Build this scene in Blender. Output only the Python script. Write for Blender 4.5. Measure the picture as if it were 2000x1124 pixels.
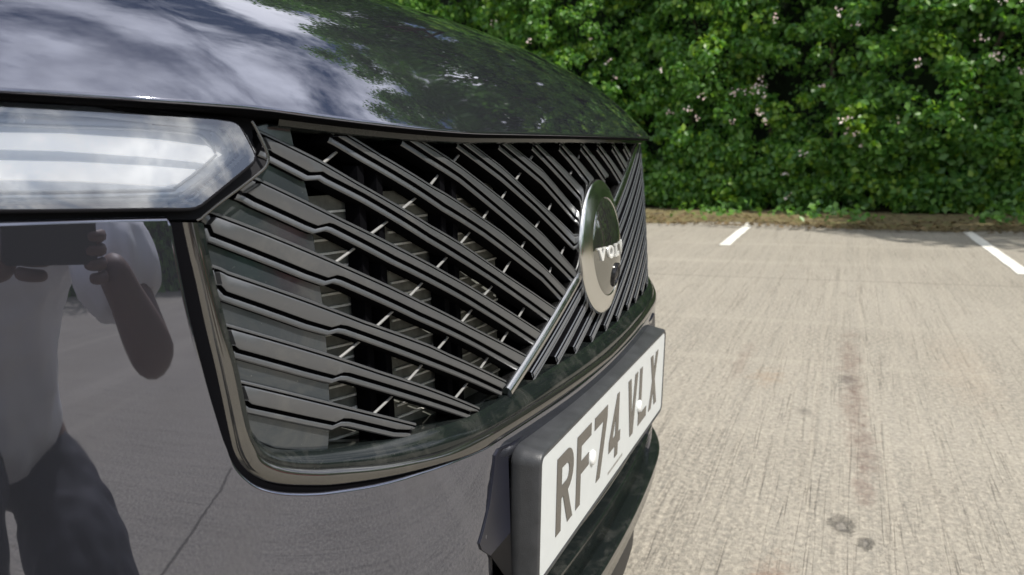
import bpy, bmesh, math, random
import numpy as np
from mathutils import Vector, Matrix
from mathutils.geometry import delaunay_2d_cdt

# ------------------------------------------------------------------ camera
scene = bpy.context.scene
for o in list(bpy.data.objects):
    bpy.data.objects.remove(o, do_unlink=True)
COL = scene.collection
R = np.array([[0.38697261, -0.92172624, -0.02594093],
              [-0.16601509, -0.04197073, -0.98522964],
              [0.90702326, 0.38556347, -0.16926199]])      # world -> camera (x right, y down, z forward)
CAM = np.array([-0.8774182, -0.2399704, 0.97])
FPX = 1528.633                                              # focal length in photo pixels (2000 wide)
PITCH_PLATE = -0.044635                                     # lean of the number plate

cd = bpy.data.cameras.new('camera')
cd.sensor_width = 36.0
cd.lens = 36.0 * FPX / 2000.0
cd.clip_start = 0.02
cd.clip_end = 2000.0
cd.dof.use_dof = True
cd.dof.focus_distance = 0.66
cd.dof.aperture_fstop = 12.5
cam = bpy.data.objects.new('camera', cd)
COL.objects.link(cam)
M = Matrix([[R[0, 0], -R[1, 0], -R[2, 0], CAM[0]],
            [R[0, 1], -R[1, 1], -R[2, 1], CAM[1]],
            [R[0, 2], -R[1, 2], -R[2, 2], CAM[2]],
            [0, 0, 0, 1]])
cam.matrix_world = M
scene.camera = cam

# ------------------------------------------------------------------ sky, sun, exposure
SUN_EL = math.radians(54)
SUN_AZ = math.atan2(-0.36, -0.933)                            # clockwise from +Y
world = bpy.data.worlds.new('World')
scene.world = world
world.use_nodes = True
nt = world.node_tree
nt.nodes.clear()
wo = nt.nodes.new('ShaderNodeOutputWorld')
bg = nt.nodes.new('ShaderNodeBackground')
bg.inputs['Strength'].default_value = 0.1
sky = nt.nodes.new('ShaderNodeTexSky')
sky.sky_type = 'NISHITA'
sky.sun_disc = False
sky.sun_elevation = SUN_EL
sky.sun_rotation = SUN_AZ
tc = nt.nodes.new('ShaderNodeTexCoord')
sep = nt.nodes.new('ShaderNodeSeparateXYZ')
nt.links.new(tc.outputs['Generated'], sep.inputs[0])
zz = nt.nodes.new('ShaderNodeMath'); zz.operation = 'MAXIMUM'; zz.inputs[1].default_value = 0.0
nt.links.new(sep.outputs['Z'], zz.inputs[0])
za = nt.nodes.new('ShaderNodeMath'); za.operation = 'ADD'; za.inputs[1].default_value = 0.16
nt.links.new(zz.outputs[0], za.inputs[0])
dv = nt.nodes.new('ShaderNodeVectorMath'); dv.operation = 'DIVIDE'
cmb = nt.nodes.new('ShaderNodeCombineXYZ')
for k in range(3):
    nt.links.new(za.outputs[0], cmb.inputs[k])
nt.links.new(tc.outputs['Generated'], dv.inputs[0])
nt.links.new(cmb.outputs[0], dv.inputs[1])
cn = nt.nodes.new('ShaderNodeTexNoise')
cn.inputs['Scale'].default_value = 2.6
cn.inputs['Detail'].default_value = 9
cn.inputs['Roughness'].default_value = 0.62
cn.inputs['Distortion'].default_value = 0.35
nt.links.new(dv.outputs[0], cn.inputs['Vector'])
cr = nt.nodes.new('ShaderNodeValToRGB')
cr.color_ramp.elements[0].position = 0.42
cr.color_ramp.elements[0].color = (0, 0, 0, 1)
cr.color_ramp.elements[1].position = 0.55
cr.color_ramp.elements[1].color = (1, 1, 1, 1)
nt.links.new(cn.outputs['Fac'], cr.inputs[0])
cn2 = nt.nodes.new('ShaderNodeTexNoise')
cn2.inputs['Scale'].default_value = 5.0
cn2.inputs['Detail'].default_value = 6
nt.links.new(dv.outputs[0], cn2.inputs['Vector'])
cc = nt.nodes.new('ShaderNodeValToRGB')
cc.color_ramp.elements[0].position = 0.35
cc.color_ramp.elements[0].color = (6.5, 6.8, 7.8, 1)
cc.color_ramp.elements[1].position = 0.65
cc.color_ramp.elements[1].color = (19.0, 19.2, 19.6, 1)
nt.links.new(cn2.outputs['Fac'], cc.inputs[0])
mx = nt.nodes.new('ShaderNodeMix'); mx.data_type = 'RGBA'
nt.links.new(cr.outputs[0], mx.inputs[0])
nt.links.new(sky.outputs[0], mx.inputs[6])
nt.links.new(cc.outputs[0], mx.inputs[7])
nt.links.new(mx.outputs[2], bg.inputs['Color'])
nt.links.new(bg.outputs[0], wo.inputs[0])

sd = bpy.data.lights.new('sun', 'SUN')
sd.energy = 4.8
sd.angle = math.radians(0.53)
sd.color = (1.0, 0.955, 0.88)
sun = bpy.data.objects.new('sun', sd)
COL.objects.link(sun)
SUNV = Vector((math.sin(SUN_AZ) * math.cos(SUN_EL), math.cos(SUN_AZ) * math.cos(SUN_EL), math.sin(SUN_EL)))
sun.rotation_euler = SUNV.to_track_quat('Z', 'Y').to_euler()
sun.location = SUNV * 30

scene.view_settings.view_transform = 'Standard'
scene.view_settings.look = 'None'
scene.view_settings.gamma = 1.0
scene.view_settings.exposure = 0.06
scene.view_settings.use_curve_mapping = False
scene.cycles.max_bounces = 8
scene.cycles.transparent_max_bounces = 12
scene.cycles.sample_clamp_indirect = 6.0

# ------------------------------------------------------------------ materials
MATS = {}


def new_mat(name):
    m = bpy.data.materials.new(name)
    m.use_nodes = True
    MATS[name] = m
    return m, m.node_tree, m.node_tree.nodes['Principled BSDF']


def simple(name, col, rough=0.5, metal=0.0, spec=0.5, coat=0.0, bump=0.0, bscale=200.0, var=0.0, vscale=20.0, rvar=0.0):
    m, t, b = new_mat(name)
    b.inputs['Base Color'].default_value = (*col, 1)
    b.inputs['Roughness'].default_value = rough
    b.inputs['Metallic'].default_value = metal
    b.inputs['Specular IOR Level'].default_value = spec
    b.inputs['Coat Weight'].default_value = coat
    b.inputs['Coat Roughness'].default_value = 0.03
    tcn = t.nodes.new('ShaderNodeTexCoord')
    if bump > 0:
        n = t.nodes.new('ShaderNodeTexNoise')
        n.inputs['Scale'].default_value = bscale
        n.inputs['Detail'].default_value = 4
        t.links.new(tcn.outputs['Object'], n.inputs['Vector'])
        bp = t.nodes.new('ShaderNodeBump')
        bp.inputs['Strength'].default_value = bump
        bp.inputs['Distance'].default_value = 0.002
        t.links.new(n.outputs['Fac'], bp.inputs['Height'])
        t.links.new(bp.outputs[0], b.inputs['Normal'])
    if var > 0 or rvar > 0:
        n = t.nodes.new('ShaderNodeTexNoise')
        n.inputs['Scale'].default_value = vscale
        n.inputs['Detail'].default_value = 6
        n.inputs['Roughness'].default_value = 0.65
        t.links.new(tcn.outputs['Object'], n.inputs['Vector'])
        if var > 0:
            r = t.nodes.new('ShaderNodeValToRGB')
            r.color_ramp.elements[0].position = 0.3
            r.color_ramp.elements[1].position = 0.7
            r.color_ramp.elements[0].color = (*[c * (1 - var) for c in col], 1)
            r.color_ramp.elements[1].color = (*[min(1, c * (1 + var)) for c in col], 1)
            t.links.new(n.outputs['Fac'], r.inputs[0])
            t.links.new(r.outputs[0], b.inputs['Base Color'])
        if rvar > 0:
            mr = t.nodes.new('ShaderNodeMapRange')
            mr.inputs[1].default_value = 0.35
            mr.inputs[2].default_value = 0.7
            mr.inputs[3].default_value = max(0.01, rough - rvar)
            mr.inputs[4].default_value = rough + rvar
            t.links.new(n.outputs['Fac'], mr.inputs[0])
            t.links.new(mr.outputs[0], b.inputs['Roughness'])
    return m


def dusty(name, col, rough, metal, dust=0.25, dustcol=(0.32, 0.31, 0.28), coat=0.0, scale=35.0, lo=0.52, hi=0.72, spec=0.5):
    """glossy surface with a broken film of road dust"""
    m, t, b = new_mat(name)
    b.inputs['Metallic'].default_value = metal
    b.inputs['Specular IOR Level'].default_value = spec
    b.inputs['Coat Weight'].default_value = coat
    b.inputs['Coat Roughness'].default_value = 0.02
    tcn = t.nodes.new('ShaderNodeTexCoord')
    n = t.nodes.new('ShaderNodeTexNoise')
    n.inputs['Scale'].default_value = scale
    n.inputs['Detail'].default_value = 8
    n.inputs['Roughness'].default_value = 0.7
    n.inputs['Distortion'].default_value = 0.6
    t.links.new(tcn.outputs['Object'], n.inputs['Vector'])
    n2 = t.nodes.new('ShaderNodeTexNoise')
    n2.inputs['Scale'].default_value = scale * 22
    n2.inputs['Detail'].default_value = 2
    t.links.new(tcn.outputs['Object'], n2.inputs['Vector'])
    mr = t.nodes.new('ShaderNodeMapRange')
    mr.inputs[1].default_value = lo
    mr.inputs[2].default_value = hi
    t.links.new(n.outputs['Fac'], mr.inputs[0])
    sp = t.nodes.new('ShaderNodeMapRange')
    sp.inputs[1].default_value = 0.70
    sp.inputs[2].default_value = 0.76
    t.links.new(n2.outputs['Fac'], sp.inputs[0])
    add = t.nodes.new('ShaderNodeMath'); add.operation = 'MAXIMUM'
    t.links.new(mr.outputs[0], add.inputs[0])
    t.links.new(sp.outputs[0], add.inputs[1])
    mu = t.nodes.new('ShaderNodeMath'); mu.operation = 'MULTIPLY'; mu.inputs[1].default_value = dust
    t.links.new(add.outputs[0], mu.inputs[0])
    mixc = t.nodes.new('ShaderNodeMix'); mixc.data_type = 'RGBA'
    mixc.inputs[6].default_value = (*col, 1)
    mixc.inputs[7].default_value = (*dustcol, 1)
    t.links.new(mu.outputs[0], mixc.inputs[0])
    t.links.new(mixc.outputs[2], b.inputs['Base Color'])
    mr2 = t.nodes.new('ShaderNodeMapRange')
    mr2.inputs[3].default_value = rough
    mr2.inputs[4].default_value = min(0.8, rough + 0.55)
    t.links.new(mu.outputs[0], mr2.inputs[0])
    t.links.new(mr2.outputs[0], b.inputs['Roughness'])
    return m


PAINT = dusty('navy_black_paint', (0.208, 0.217, 0.266), 0.018, 0.93, dust=0.10, scale=9, lo=0.45, hi=0.8)
GLOSS = dusty('gloss_black_trim', (0.165, 0.163, 0.16), 0.04, 0.9, dust=0.22, scale=18)
TRAY = dusty('dusty_gloss_black', (0.010, 0.013, 0.013), 0.09, 0.0, dust=0.16, scale=30, lo=0.50, hi=0.85, spec=0.5)
PANEL = dusty('recess_panel_black', (0.075, 0.088, 0.102), 0.12, 0.65, dust=0.30, scale=24, lo=0.42, hi=0.75)
SLAT = dusty('satin_black_slat', (0.135, 0.14, 0.15), 0.31, 0.6, dust=0.20, scale=30, spec=0.7)
FIN = dusty('satin_grey_fin', (0.19, 0.20, 0.225), 0.30, 0.55, dust=0.15, scale=30)
BLACK = simple('matt_black_plastic', (0.012, 0.012, 0.013), 0.6)
DEEP = simple('bay_and_shade_black', (0.003, 0.003, 0.004), 0.9, spec=0.05)  # near-black for the bay and struts, also painted shade in grooves and gaps
SEAL = simple('rubber_seal', (0.005, 0.005, 0.008), 0.6, spec=0.25)
RUNG = simple('grey_rung', (0.25, 0.25, 0.245), 0.4)
LOUVRE = simple('louvre_grey', (0.80, 0.80, 0.74), 0.5, bump=0.1, var=0.3, vscale=60)
LOUVREDARK = simple('louvre_dark', (0.17, 0.175, 0.155), 0.55, var=0.4, vscale=80)
SATIN = simple('satin_chrome', (0.50, 0.50, 0.50), 0.22, 1.0, rvar=0.06, vscale=60)
LETTER = simple('emblem_silver', (0.80, 0.80, 0.78), 0.30, 0.4)
CHROME = simple('dark_chrome_rim', (0.74, 0.74, 0.72), 0.20, 1.0, rvar=0.04, vscale=40)
BADGEFACE = simple('badge_glass_face', (0.33, 0.33, 0.315), 0.05, 0.95)
HOLDER = simple('holder_black_plastic', (0.045, 0.047, 0.051), 0.40, bump=0.15, bscale=900, var=0.25, vscale=40)
PLINTH = simple('plinth_navy', (0.014, 0.015, 0.024), 0.34)
PLATEW = simple('plate_white', (0.60, 0.63, 0.64), 0.28, var=0.03, vscale=40)
PLATEK = simple('plate_black', (0.085, 0.078, 0.070), 0.25)
SCREWC = simple('white_screw_cap', (0.78, 0.79, 0.79), 0.3)
CAPTION = simple('caption_grey', (0.30, 0.29, 0.27), 0.5)
WHITEPLASTIC = simple('light_guide_white', (0.82, 0.84, 0.86), 0.12, spec=0.6)
SILVER = simple('lamp_reflector', (0.86, 0.88, 0.90), 0.22, 0.35, rvar=0.08, vscale=30)
LAMPGREY = simple('lamp_bezel_grey', (0.78, 0.81, 0.86), 0.28, 0.2)
DAYLIGHT = simple('day_light_white', (0.85, 0.87, 0.90), 0.3)
_b = DAYLIGHT.node_tree.nodes['Principled BSDF']
_b.inputs['Emission Color'].default_value = (1.0, 0.98, 0.95, 1)
_b.inputs['Emission Strength'].default_value = 0.5
TYRE = simple('tyre_rubber', (0.02, 0.02, 0.021), 0.8)
ALLOY = simple('alloy_rim', (0.35, 0.35, 0.36), 0.3, 0.9)
BARK = simple('bark', (0.09, 0.07, 0.05), 0.9, bump=0.5, bscale=30, var=0.4, vscale=8)
SHIRT = simple('white_shirt', (0.90, 0.90, 0.92), 0.8, bump=0.3, bscale=30)
TROUSERS = simple('navy_trousers', (0.018, 0.02, 0.032), 0.8, bump=0.2, bscale=60)
SKIN = simple('skin', (0.19, 0.12, 0.095), 0.55)
HAIR = simple('dark_hair', (0.03, 0.02, 0.015), 0.6)
SHOE = simple('dark_shoe', (0.02, 0.018, 0.016), 0.5)
PHONE = simple('phone_black', (0.015, 0.015, 0.018), 0.2)
REDBIN = simple('red_plastic', (0.45, 0.03, 0.025), 0.4)
GREENBIN = simple('green_plastic', (0.02, 0.20, 0.09), 0.4)
LINEPAINT = None


def glassmat(name, tint, refl_rough=0.01, ior=1.5):
    m = bpy.data.materials.new(name)
    m.use_nodes = True
    t = m.node_tree
    t.nodes.clear()
    out = t.nodes.new('ShaderNodeOutputMaterial')
    tr = t.nodes.new('ShaderNodeBsdfTransparent')
    tr.inputs[0].default_value = (*tint, 1)
    gl = t.nodes.new('ShaderNodeBsdfGlossy')
    gl.inputs['Roughness'].default_value = refl_rough
    fr = t.nodes.new('ShaderNodeFresnel')
    fr.inputs['IOR'].default_value = ior
    mi = t.nodes.new('ShaderNodeMixShader')
    t.links.new(fr.outputs[0], mi.inputs[0])
    t.links.new(tr.outputs[0], mi.inputs[1])
    t.links.new(gl.outputs[0], mi.inputs[2])
    t.links.new(mi.outputs[0], out.inputs[0])
    return m


LENS = glassmat('lamp_lens_glass', (0.93, 0.95, 0.97), ior=3.4)
WINDOW = glassmat('dark_window_glass', (0.10, 0.11, 0.12), ior=1.5)


def leafmat(name, c0, c1, trans=0.35):
    m = bpy.data.materials.new(name)
    m.use_nodes = True
    t = m.node_tree
    b = t.nodes['Principled BSDF']
    out = t.nodes['Material Output']
    g = t.nodes.new('ShaderNodeNewGeometry')
    r = t.nodes.new('ShaderNodeValToRGB')
    r.color_ramp.elements[0].color = (*c0, 1)
    r.color_ramp.elements[1].color = (*c1, 1)
    t.links.new(g.outputs['Random Per Island'], r.inputs[0])
    t.links.new(r.outputs[0], b.inputs['Base Color'])
    b.inputs['Roughness'].default_value = 0.36
    tl = t.nodes.new('ShaderNodeBsdfTranslucent')
    br = t.nodes.new('ShaderNodeMix'); br.data_type = 'RGBA'; br.blend_type = 'MULTIPLY'
    br.inputs[0].default_value = 1.0
    br.inputs[7].default_value = (1.5, 1.6, 0.6, 1)
    t.links.new(r.outputs[0], br.inputs[6])
    t.links.new(br.outputs[2], tl.inputs[0])
    mi = t.nodes.new('ShaderNodeMixShader')
    mi.inputs[0].default_value = trans
    t.links.new(b.outputs[0], mi.inputs[1])
    t.links.new(tl.outputs[0], mi.inputs[2])
    t.links.new(mi.outputs[0], out.inputs[0])
    return m


LEAF = leafmat('hedge_leaf', (0.055, 0.160, 0.040), (0.185, 0.360, 0.075), 0.45)
LEAFY = leafmat('young_leaf', (0.14, 0.27, 0.03), (0.24, 0.38, 0.05), 0.4)
LEAFT = leafmat('tree_leaf', (0.045, 0.125, 0.03), (0.11, 0.24, 0.055), 0.4)
BLOSSOM = leafmat('pink_blossom', (0.66, 0.46, 0.44), (0.80, 0.72, 0.70), 0.2)
LITTER = leafmat('dead_leaf', (0.09, 0.06, 0.032), (0.23, 0.165, 0.09), 0.1)
HEDGESHADE = simple('hedge_inner_shade', (0.012, 0.025, 0.009), 0.9, var=0.5, vscale=3)


def concrete():
    m, t, b = new_mat('concrete')
    L = t.links.new
    tcn = t.nodes.new('ShaderNodeTexCoord')
    geo = tcn.outputs['Object']

    def noise(scale, detail=5, rough=0.6, sx=1, sy=1, dist=0.0):
        mp = t.nodes.new('ShaderNodeMapping')
        mp.inputs['Scale'].default_value = (sx, sy, 1)
        L(geo, mp.inputs[0])
        n = t.nodes.new('ShaderNodeTexNoise')
        n.inputs['Scale'].default_value = scale
        n.inputs['Detail'].default_value = detail
        n.inputs['Roughness'].default_value = rough
        n.inputs['Distortion'].default_value = dist
        L(mp.outputs[0], n.inputs['Vector'])
        return n.outputs['Fac']

    def mrange(v, a, bb, c=0.0, dd=1.0):
        r = t.nodes.new('ShaderNodeMapRange')
        r.inputs[1].default_value = a; r.inputs[2].default_value = bb
        r.inputs[3].default_value = c; r.inputs[4].default_value = dd
        L(v, r.inputs[0])
        return r.outputs[0]

    def mix(fac, a, bcol, mode='MIX'):
        x = t.nodes.new('ShaderNodeMix'); x.data_type = 'RGBA'; x.blend_type = mode
        L(fac, x.inputs[0])
        if isinstance(a, tuple): x.inputs[6].default_value = (*a, 1)
        else: L(a, x.inputs[6])
        if isinstance(bcol, tuple): x.inputs[7].default_value = (*bcol, 1)
        else: L(bcol, x.inputs[7])
        return x.outputs[2]

    def math_(op, a, bb):
        x = t.nodes.new('ShaderNodeMath'); x.operation = op
        for i, v in enumerate((a, bb)):
            if isinstance(v, (int, float)): x.inputs[i].default_value = v
            else: L(v, x.inputs[i])
        return x.outputs[0]

    big = mrange(noise(0.7, 6, 0.6), 0.3, 0.7)
    col = mix(big, (0.205, 0.190, 0.162), (0.290, 0.270, 0.232))
    # long tamped streaks running along the bays
    streak = mrange(noise(5.0, 6, 0.7, sx=0.10, sy=3.0, dist=0.3), 0.40, 0.62)
    col = mix(math_('MULTIPLY', streak, 0.28), col, (0.40, 0.36, 0.295))
    dark = mrange(noise(9.0, 4, 0.6, sx=0.06, sy=3.2), 0.60, 0.70)
    col = mix(math_('MULTIPLY', dark, 0.38), col, (0.17, 0.147, 0.12))
    # drawn lines left by the float
    ln = noise(6.0, 3, 0.6, sx=0.03, sy=1.0)
    lw_ = noise(15.0, 3, 0.6, sx=0.025, sy=1.0)
    brk = mrange(noise(4.0, 6, 0.75, sx=0.5, sy=2.5), 0.42, 0.62)
    l1 = mrange(math_('ABSOLUTE', math_('SUBTRACT', ln, 0.5), 0), 0.022, 0.004)
    l2 = mrange(math_('ABSOLUTE', math_('SUBTRACT', lw_, 0.47), 0), 0.016, 0.004)
    lines = math_('MULTIPLY', math_('MAXIMUM', l1, l2), brk)
    col = mix(math_('MULTIPLY', lines, 0.46), col, (0.12, 0.105, 0.088))
    # exposed aggregate
    agg = mrange(noise(55.0, 4, 0.8), 0.40, 0.62)
    col = mix(math_('MULTIPLY', agg, 0.70), col, (0.50, 0.45, 0.37))
    agd = mrange(noise(60.0, 4, 0.8), 0.55, 0.66)
    col = mix(math_('MULTIPLY', agd, 0.65), col, (0.13, 0.115, 0.10))
    # cross bands far away
    band = mrange(noise(2.2, 3, 0.5, sx=1.4, sy=0.05), 0.55, 0.68)
    col = mix(math_('MULTIPLY', band, 0.30), col, (0.45, 0.41, 0.34))
    # stains
    sepn = t.nodes.new('ShaderNodeSeparateXYZ'); L(geo, sepn.inputs[0])
    wob = noise(11.0, 7, 0.8)
    spk = mrange(noise(34.0, 5, 0.8), 0.40, 0.58)

    def blob(cx, cy, rx, ry, soft=0.6, amp=1.0):
        dx = math_('DIVIDE', math_('SUBTRACT', sepn.outputs[0], cx), rx)
        dy = math_('DIVIDE', math_('SUBTRACT', sepn.outputs[1], cy), ry)
        r2 = math_('SQRT', math_('ADD', math_('MULTIPLY', dx, dx), math_('MULTIPLY', dy, dy)), 0)
        r2 = math_('ADD', r2, math_('MULTIPLY', math_('SUBTRACT', wob, 0.5), amp * 4.5))
        return mrange(r2, 1.25, 1.25 - soft * 1.6)
    for (cx, cy, rx, ry, c, k) in [
        (2.9, -0.30, 0.55, 0.05, (0.13, 0.075, 0.06), 0.65), (2.2, -0.31, 0.35, 0.05, (0.13, 0.075, 0.06), 0.6),
        (1.75, -0.335, 0.22, 0.045, (0.12, 0.07, 0.06), 0.65), (2.55, -0.28, 0.10, 0.04, (0.09, 0.085, 0.08), 0.7),
        (2.5, 0.03, 0.13, 0.06, (0.30, 0.19, 0.11), 0.45), (2.75, 0.16, 0.35, 0.035, (0.15, 0.10, 0.08), 0.5),
        (1.45, -0.33, 0.16, 0.03, (0.15, 0.09, 0.075), 0.6), (2.9, -0.75, 0.6, 0.12, (0.42, 0.34, 0.26), 0.35),
        (2.1, -0.14, 0.05, 0.03, (0.10, 0.09, 0.08), 0.7), (0.86, -0.13, 0.10, 0.05, (0.22, 0.12, 0.08), 0.6)]:
        col = mix(math_('MULTIPLY', math_('MULTIPLY', blob(cx, cy, rx, ry), math_('ADD', math_('MULTIPLY', spk, 0.6), 0.25)), k), col, c)
    hole = math_('MAXIMUM', blob(1.18, -0.27, 0.046, 0.026, 0.55, 1.25), blob(1.10, -0.325, 0.028, 0.018, 0.55, 1.2))
    col = mix(math_('MULTIPLY', math_('MULTIPLY', hole, math_('ADD', math_('MULTIPLY', spk, 0.6), 0.4)), 0.75), col, (0.115, 0.108, 0.102))
    # joints and cracks
    j = math_('ABSOLUTE', math_('SUBTRACT', math_('ADD', sepn.outputs[0], math_('MULTIPLY', noise(3.0, 5, 0.7), 0.10)), -1.38), 0)
    jm = mrange(j, 0.010, 0.004)
    j2 = math_('ABSOLUTE', math_('SUBTRACT', math_('ADD', sepn.outputs[0], math_('MULTIPLY', noise(3.0, 5, 0.7), 0.03)), 5.2), 0)
    jm2 = mrange(j2, 0.016, 0.008)
    jm = math_('MAXIMUM', jm, math_('MULTIPLY', jm2, 0.5))
    col = mix(math_('MULTIPLY', jm, 0.8), col, (0.09, 0.08, 0.065))
    L(col, b.inputs['Base Color'])
    b.inputs['Roughness'].default_value = 0.9
    b.inputs['Specular IOR Level'].default_value = 0.25
    h = math_('ADD', math_('MULTIPLY', streak, 0.35), math_('MULTIPLY', agg, 0.35))
    h = math_('SUBTRACT', h, math_('MULTIPLY', dark, 0.25))
    h = math_('SUBTRACT', h, math_('MULTIPLY', lines, 0.5))
    h = math_('SUBTRACT', h, math_('MULTIPLY', hole, 1.6))
    h = math_('SUBTRACT', h, math_('MULTIPLY', jm, 1.5))
    bp = t.nodes.new('ShaderNodeBump')
    bp.inputs['Strength'].default_value = 0.9
    bp.inputs['Distance'].default_value = 0.006
    L(h, bp.inputs['Height'])
    L(bp.outputs[0], b.inputs['Normal'])
    return m


CONCRETE = concrete()
SOIL = simple('verge_soil', (0.21, 0.165, 0.085), 0.95, bump=0.8, bscale=25)
_t = SOIL.node_tree
_tc = _t.nodes.new('ShaderNodeTexCoord'); _n = _t.nodes.new('ShaderNodeTexNoise'); _r = _t.nodes.new('ShaderNodeValToRGB')
_n.inputs['Scale'].default_value = 4.5; _n.inputs['Detail'].default_value = 8; _n.inputs['Roughness'].default_value = 0.72
_r.color_ramp.elements[0].position = 0.36; _r.color_ramp.elements[0].color = (0.055, 0.042, 0.022, 1)
_r.color_ramp.elements[1].position = 0.66; _r.color_ramp.elements[1].color = (0.11, 0.14, 0.035, 1)
_e = _r.color_ramp.elements.new(0.5); _e.color = (0.20, 0.155, 0.075, 1)
_t.links.new(_tc.outputs['Object'], _n.inputs['Vector']); _t.links.new(_n.outputs['Fac'], _r.inputs[0])
_t.links.new(_r.outputs[0], _t.nodes['Principled BSDF'].inputs['Base Color'])


def line_paint():
    m, t, b = new_mat('worn_white_line')
    tcn = t.nodes.new('ShaderNodeTexCoord')
    n = t.nodes.new('ShaderNodeTexNoise'); n.inputs['Scale'].default_value = 9; n.inputs['Detail'].default_value = 8
    n.inputs['Roughness'].default_value = 0.75
    t.links.new(tcn.outputs['Object'], n.inputs['Vector'])
    r = t.nodes.new('ShaderNodeValToRGB')
    r.color_ramp.elements[0].position = 0.33; r.color_ramp.elements[0].color = (0.36, 0.33, 0.27, 1)
    r.color_ramp.elements[1].position = 0.45; r.color_ramp.elements[1].color = (0.78, 0.76, 0.70, 1)
    t.links.new(n.outputs['Fac'], r.inputs[0])
    t.links.new(r.outputs[0], b.inputs['Base Color'])
    b.inputs['Roughness'].default_value = 0.8
    return m


LINEPAINT = line_paint()

# ------------------------------------------------------------------ object helpers


def link(o, parent=None):
    COL.objects.link(o)
    if parent is not None:
        o.parent = parent
    return o


def mesh_obj(name, verts, faces, mat, parent=None, smooth=False, sharp=None, normals=None):
    me = bpy.data.meshes.new(name)
    me.from_pydata([tuple(map(float, v)) for v in verts], [], [tuple(f) for f in faces])
    mats = mat if isinstance(mat, (list, tuple)) else [mat]
    for x in mats:
        me.materials.append(x)
    me.validate()
    me.update()
    if smooth:
        me.polygons.foreach_set('use_smooth', [True] * len(me.polygons))
        if sharp is not None:
            me.set_sharp_from_angle(angle=math.radians(sharp))
        if normals is not None:
            me.normals_split_custom_set_from_vertices([tuple(map(float, n)) for n in normals])
    o = bpy.data.objects.new(name, me)
    return link(o, parent)


def empty(name, loc=(0, 0, 0)):
    o = bpy.data.objects.new(name, None)
    o.location = loc
    return link(o)


def tag(o, label=None, cat=None, group=None, kind=None):
    if label: o['label'] = label
    if cat: o['category'] = cat
    if group: o['group'] = group
    if kind: o['kind'] = kind
    return o


def box(x0, x1, y0, y1, z0, z1):
    v = [(x, y, z) for x in (x0, x1) for y in (y0, y1) for z in (z0, z1)]
    f = [(0, 1, 3, 2), (4, 6, 7, 5), (0, 4, 5, 1), (2, 3, 7, 6), (0, 2, 6, 4), (1, 5, 7, 3)]
    return v, f


def tube(pts, rad, seg=8, cap=True):
    pts = [np.array(p_, float) for p_ in pts]
    n = len(pts)
    rads = rad if isinstance(rad, (list, tuple, np.ndarray)) else [rad] * n
    V, Fc = [], []
    up = np.array([0.13, 0.2, 0.97])
    for i in range(n):
        d = pts[min(i + 1, n - 1)] - pts[max(i - 1, 0)]
        d /= np.linalg.norm(d) + 1e-12
        a = np.cross(d, up)
        if np.linalg.norm(a) < 0.05:
            a = np.cross(d, np.array([1.0, 0, 0]))
        a /= np.linalg.norm(a)
        b_ = np.cross(d, a)
        for k in range(seg):
            an = 2 * math.pi * k / seg
            V.append(pts[i] + rads[i] * (math.cos(an) * a + math.sin(an) * b_))
    for i in range(n - 1):
        for k in range(seg):
            k2 = (k + 1) % seg
            Fc.append((i * seg + k, i * seg + k2, (i + 1) * seg + k2, (i + 1) * seg + k))
    if cap:
        Fc.append(tuple(range(seg))[::-1])
        Fc.append(tuple((n - 1) * seg + k for k in range(seg)))
    return V, Fc


# ------------------------------------------------------------------ the car's front surface
def plan(x):
    x = np.abs(x)
    return 0.17 * x * x + 1.17 * np.maximum(0, x - 0.3) ** 2


def F0(x, z):
    return 0.008 + 0.15 * (z - 0.68) ** 2 + plan(x)


REC = 0.012


def G0(x, z):
    return F0(x, z) + REC


def sstep(a, b, v):
    t_ = np.clip((v - a) / (b - a), 0, 1)
    return t_ * t_ * (3 - 2 * t_)


def FB(x, z):
    under = 0.030 * sstep(0.722, 0.645, z) * (1 - sstep(0.265, 0.318, np.abs(x)))
    return F0(x, z) + under + 0.25 * np.maximum(0, 0.56 - z) ** 2


def FH(x, z):                       # headlamp lens leans back
    return F0(x, z) - 0.006 + 0.22 * (z - 0.940)


def pray(px, py):
    return R.T @ np.array([(px - 1000) / FPX, (py - 562) / FPX, 1.0])


def hit(px, py, S, off=0.0):
    r = pray(px, py)
    ts = np.linspace(0.2, 2.2, 500)
    P = CAM[None, :] + r[None, :] * ts[:, None]
    g = P[:, 1] - S(P[:, 0], P[:, 2]) - off
    k = np.where((g[:-1] < 0) & (g[1:] >= 0))[0]
    if len(k) == 0:
        k = [int(np.argmax(g[:-1]))]
    a, b = ts[k[0]], ts[k[0] + 1]
    for _ in range(40):
        m = (a + b) / 2
        q = CAM + r * m
        if q[1] - S(q[0], q[2]) - off < 0: a = m
        else: b = m
    q = CAM + r * (a + b) / 2
    return q[0], q[2]


def hits(pts, S=F0, off=0.0):
    return np.array([hit(px, py, S, off) for px, py in pts])


def catmull(P, n=6, closed=False):
    P = np.asarray(P, float)
    out = []
    N = len(P)
    rng = range(N) if closed else range(N - 1)
    for i in rng:
        if closed:
            p0, p1, p2, p3 = P[i - 1], P[i], P[(i + 1) % N], P[(i + 2) % N]
        else:
            p0, p1, p2, p3 = P[max(i - 1, 0)], P[i], P[i + 1], P[min(i + 2, N - 1)]
        for k in range(n):
            t_ = k / n
            out.append(0.5 * (2 * p1 + (p2 - p0) * t_ + (2 * p0 - 5 * p1 + 4 * p2 - p3) * t_ ** 2 + (3 * p1 - p0 - 3 * p2 + p3) * t_ ** 3))
    if not closed:
        out.append(P[-1])
    return np.array(out)


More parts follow.
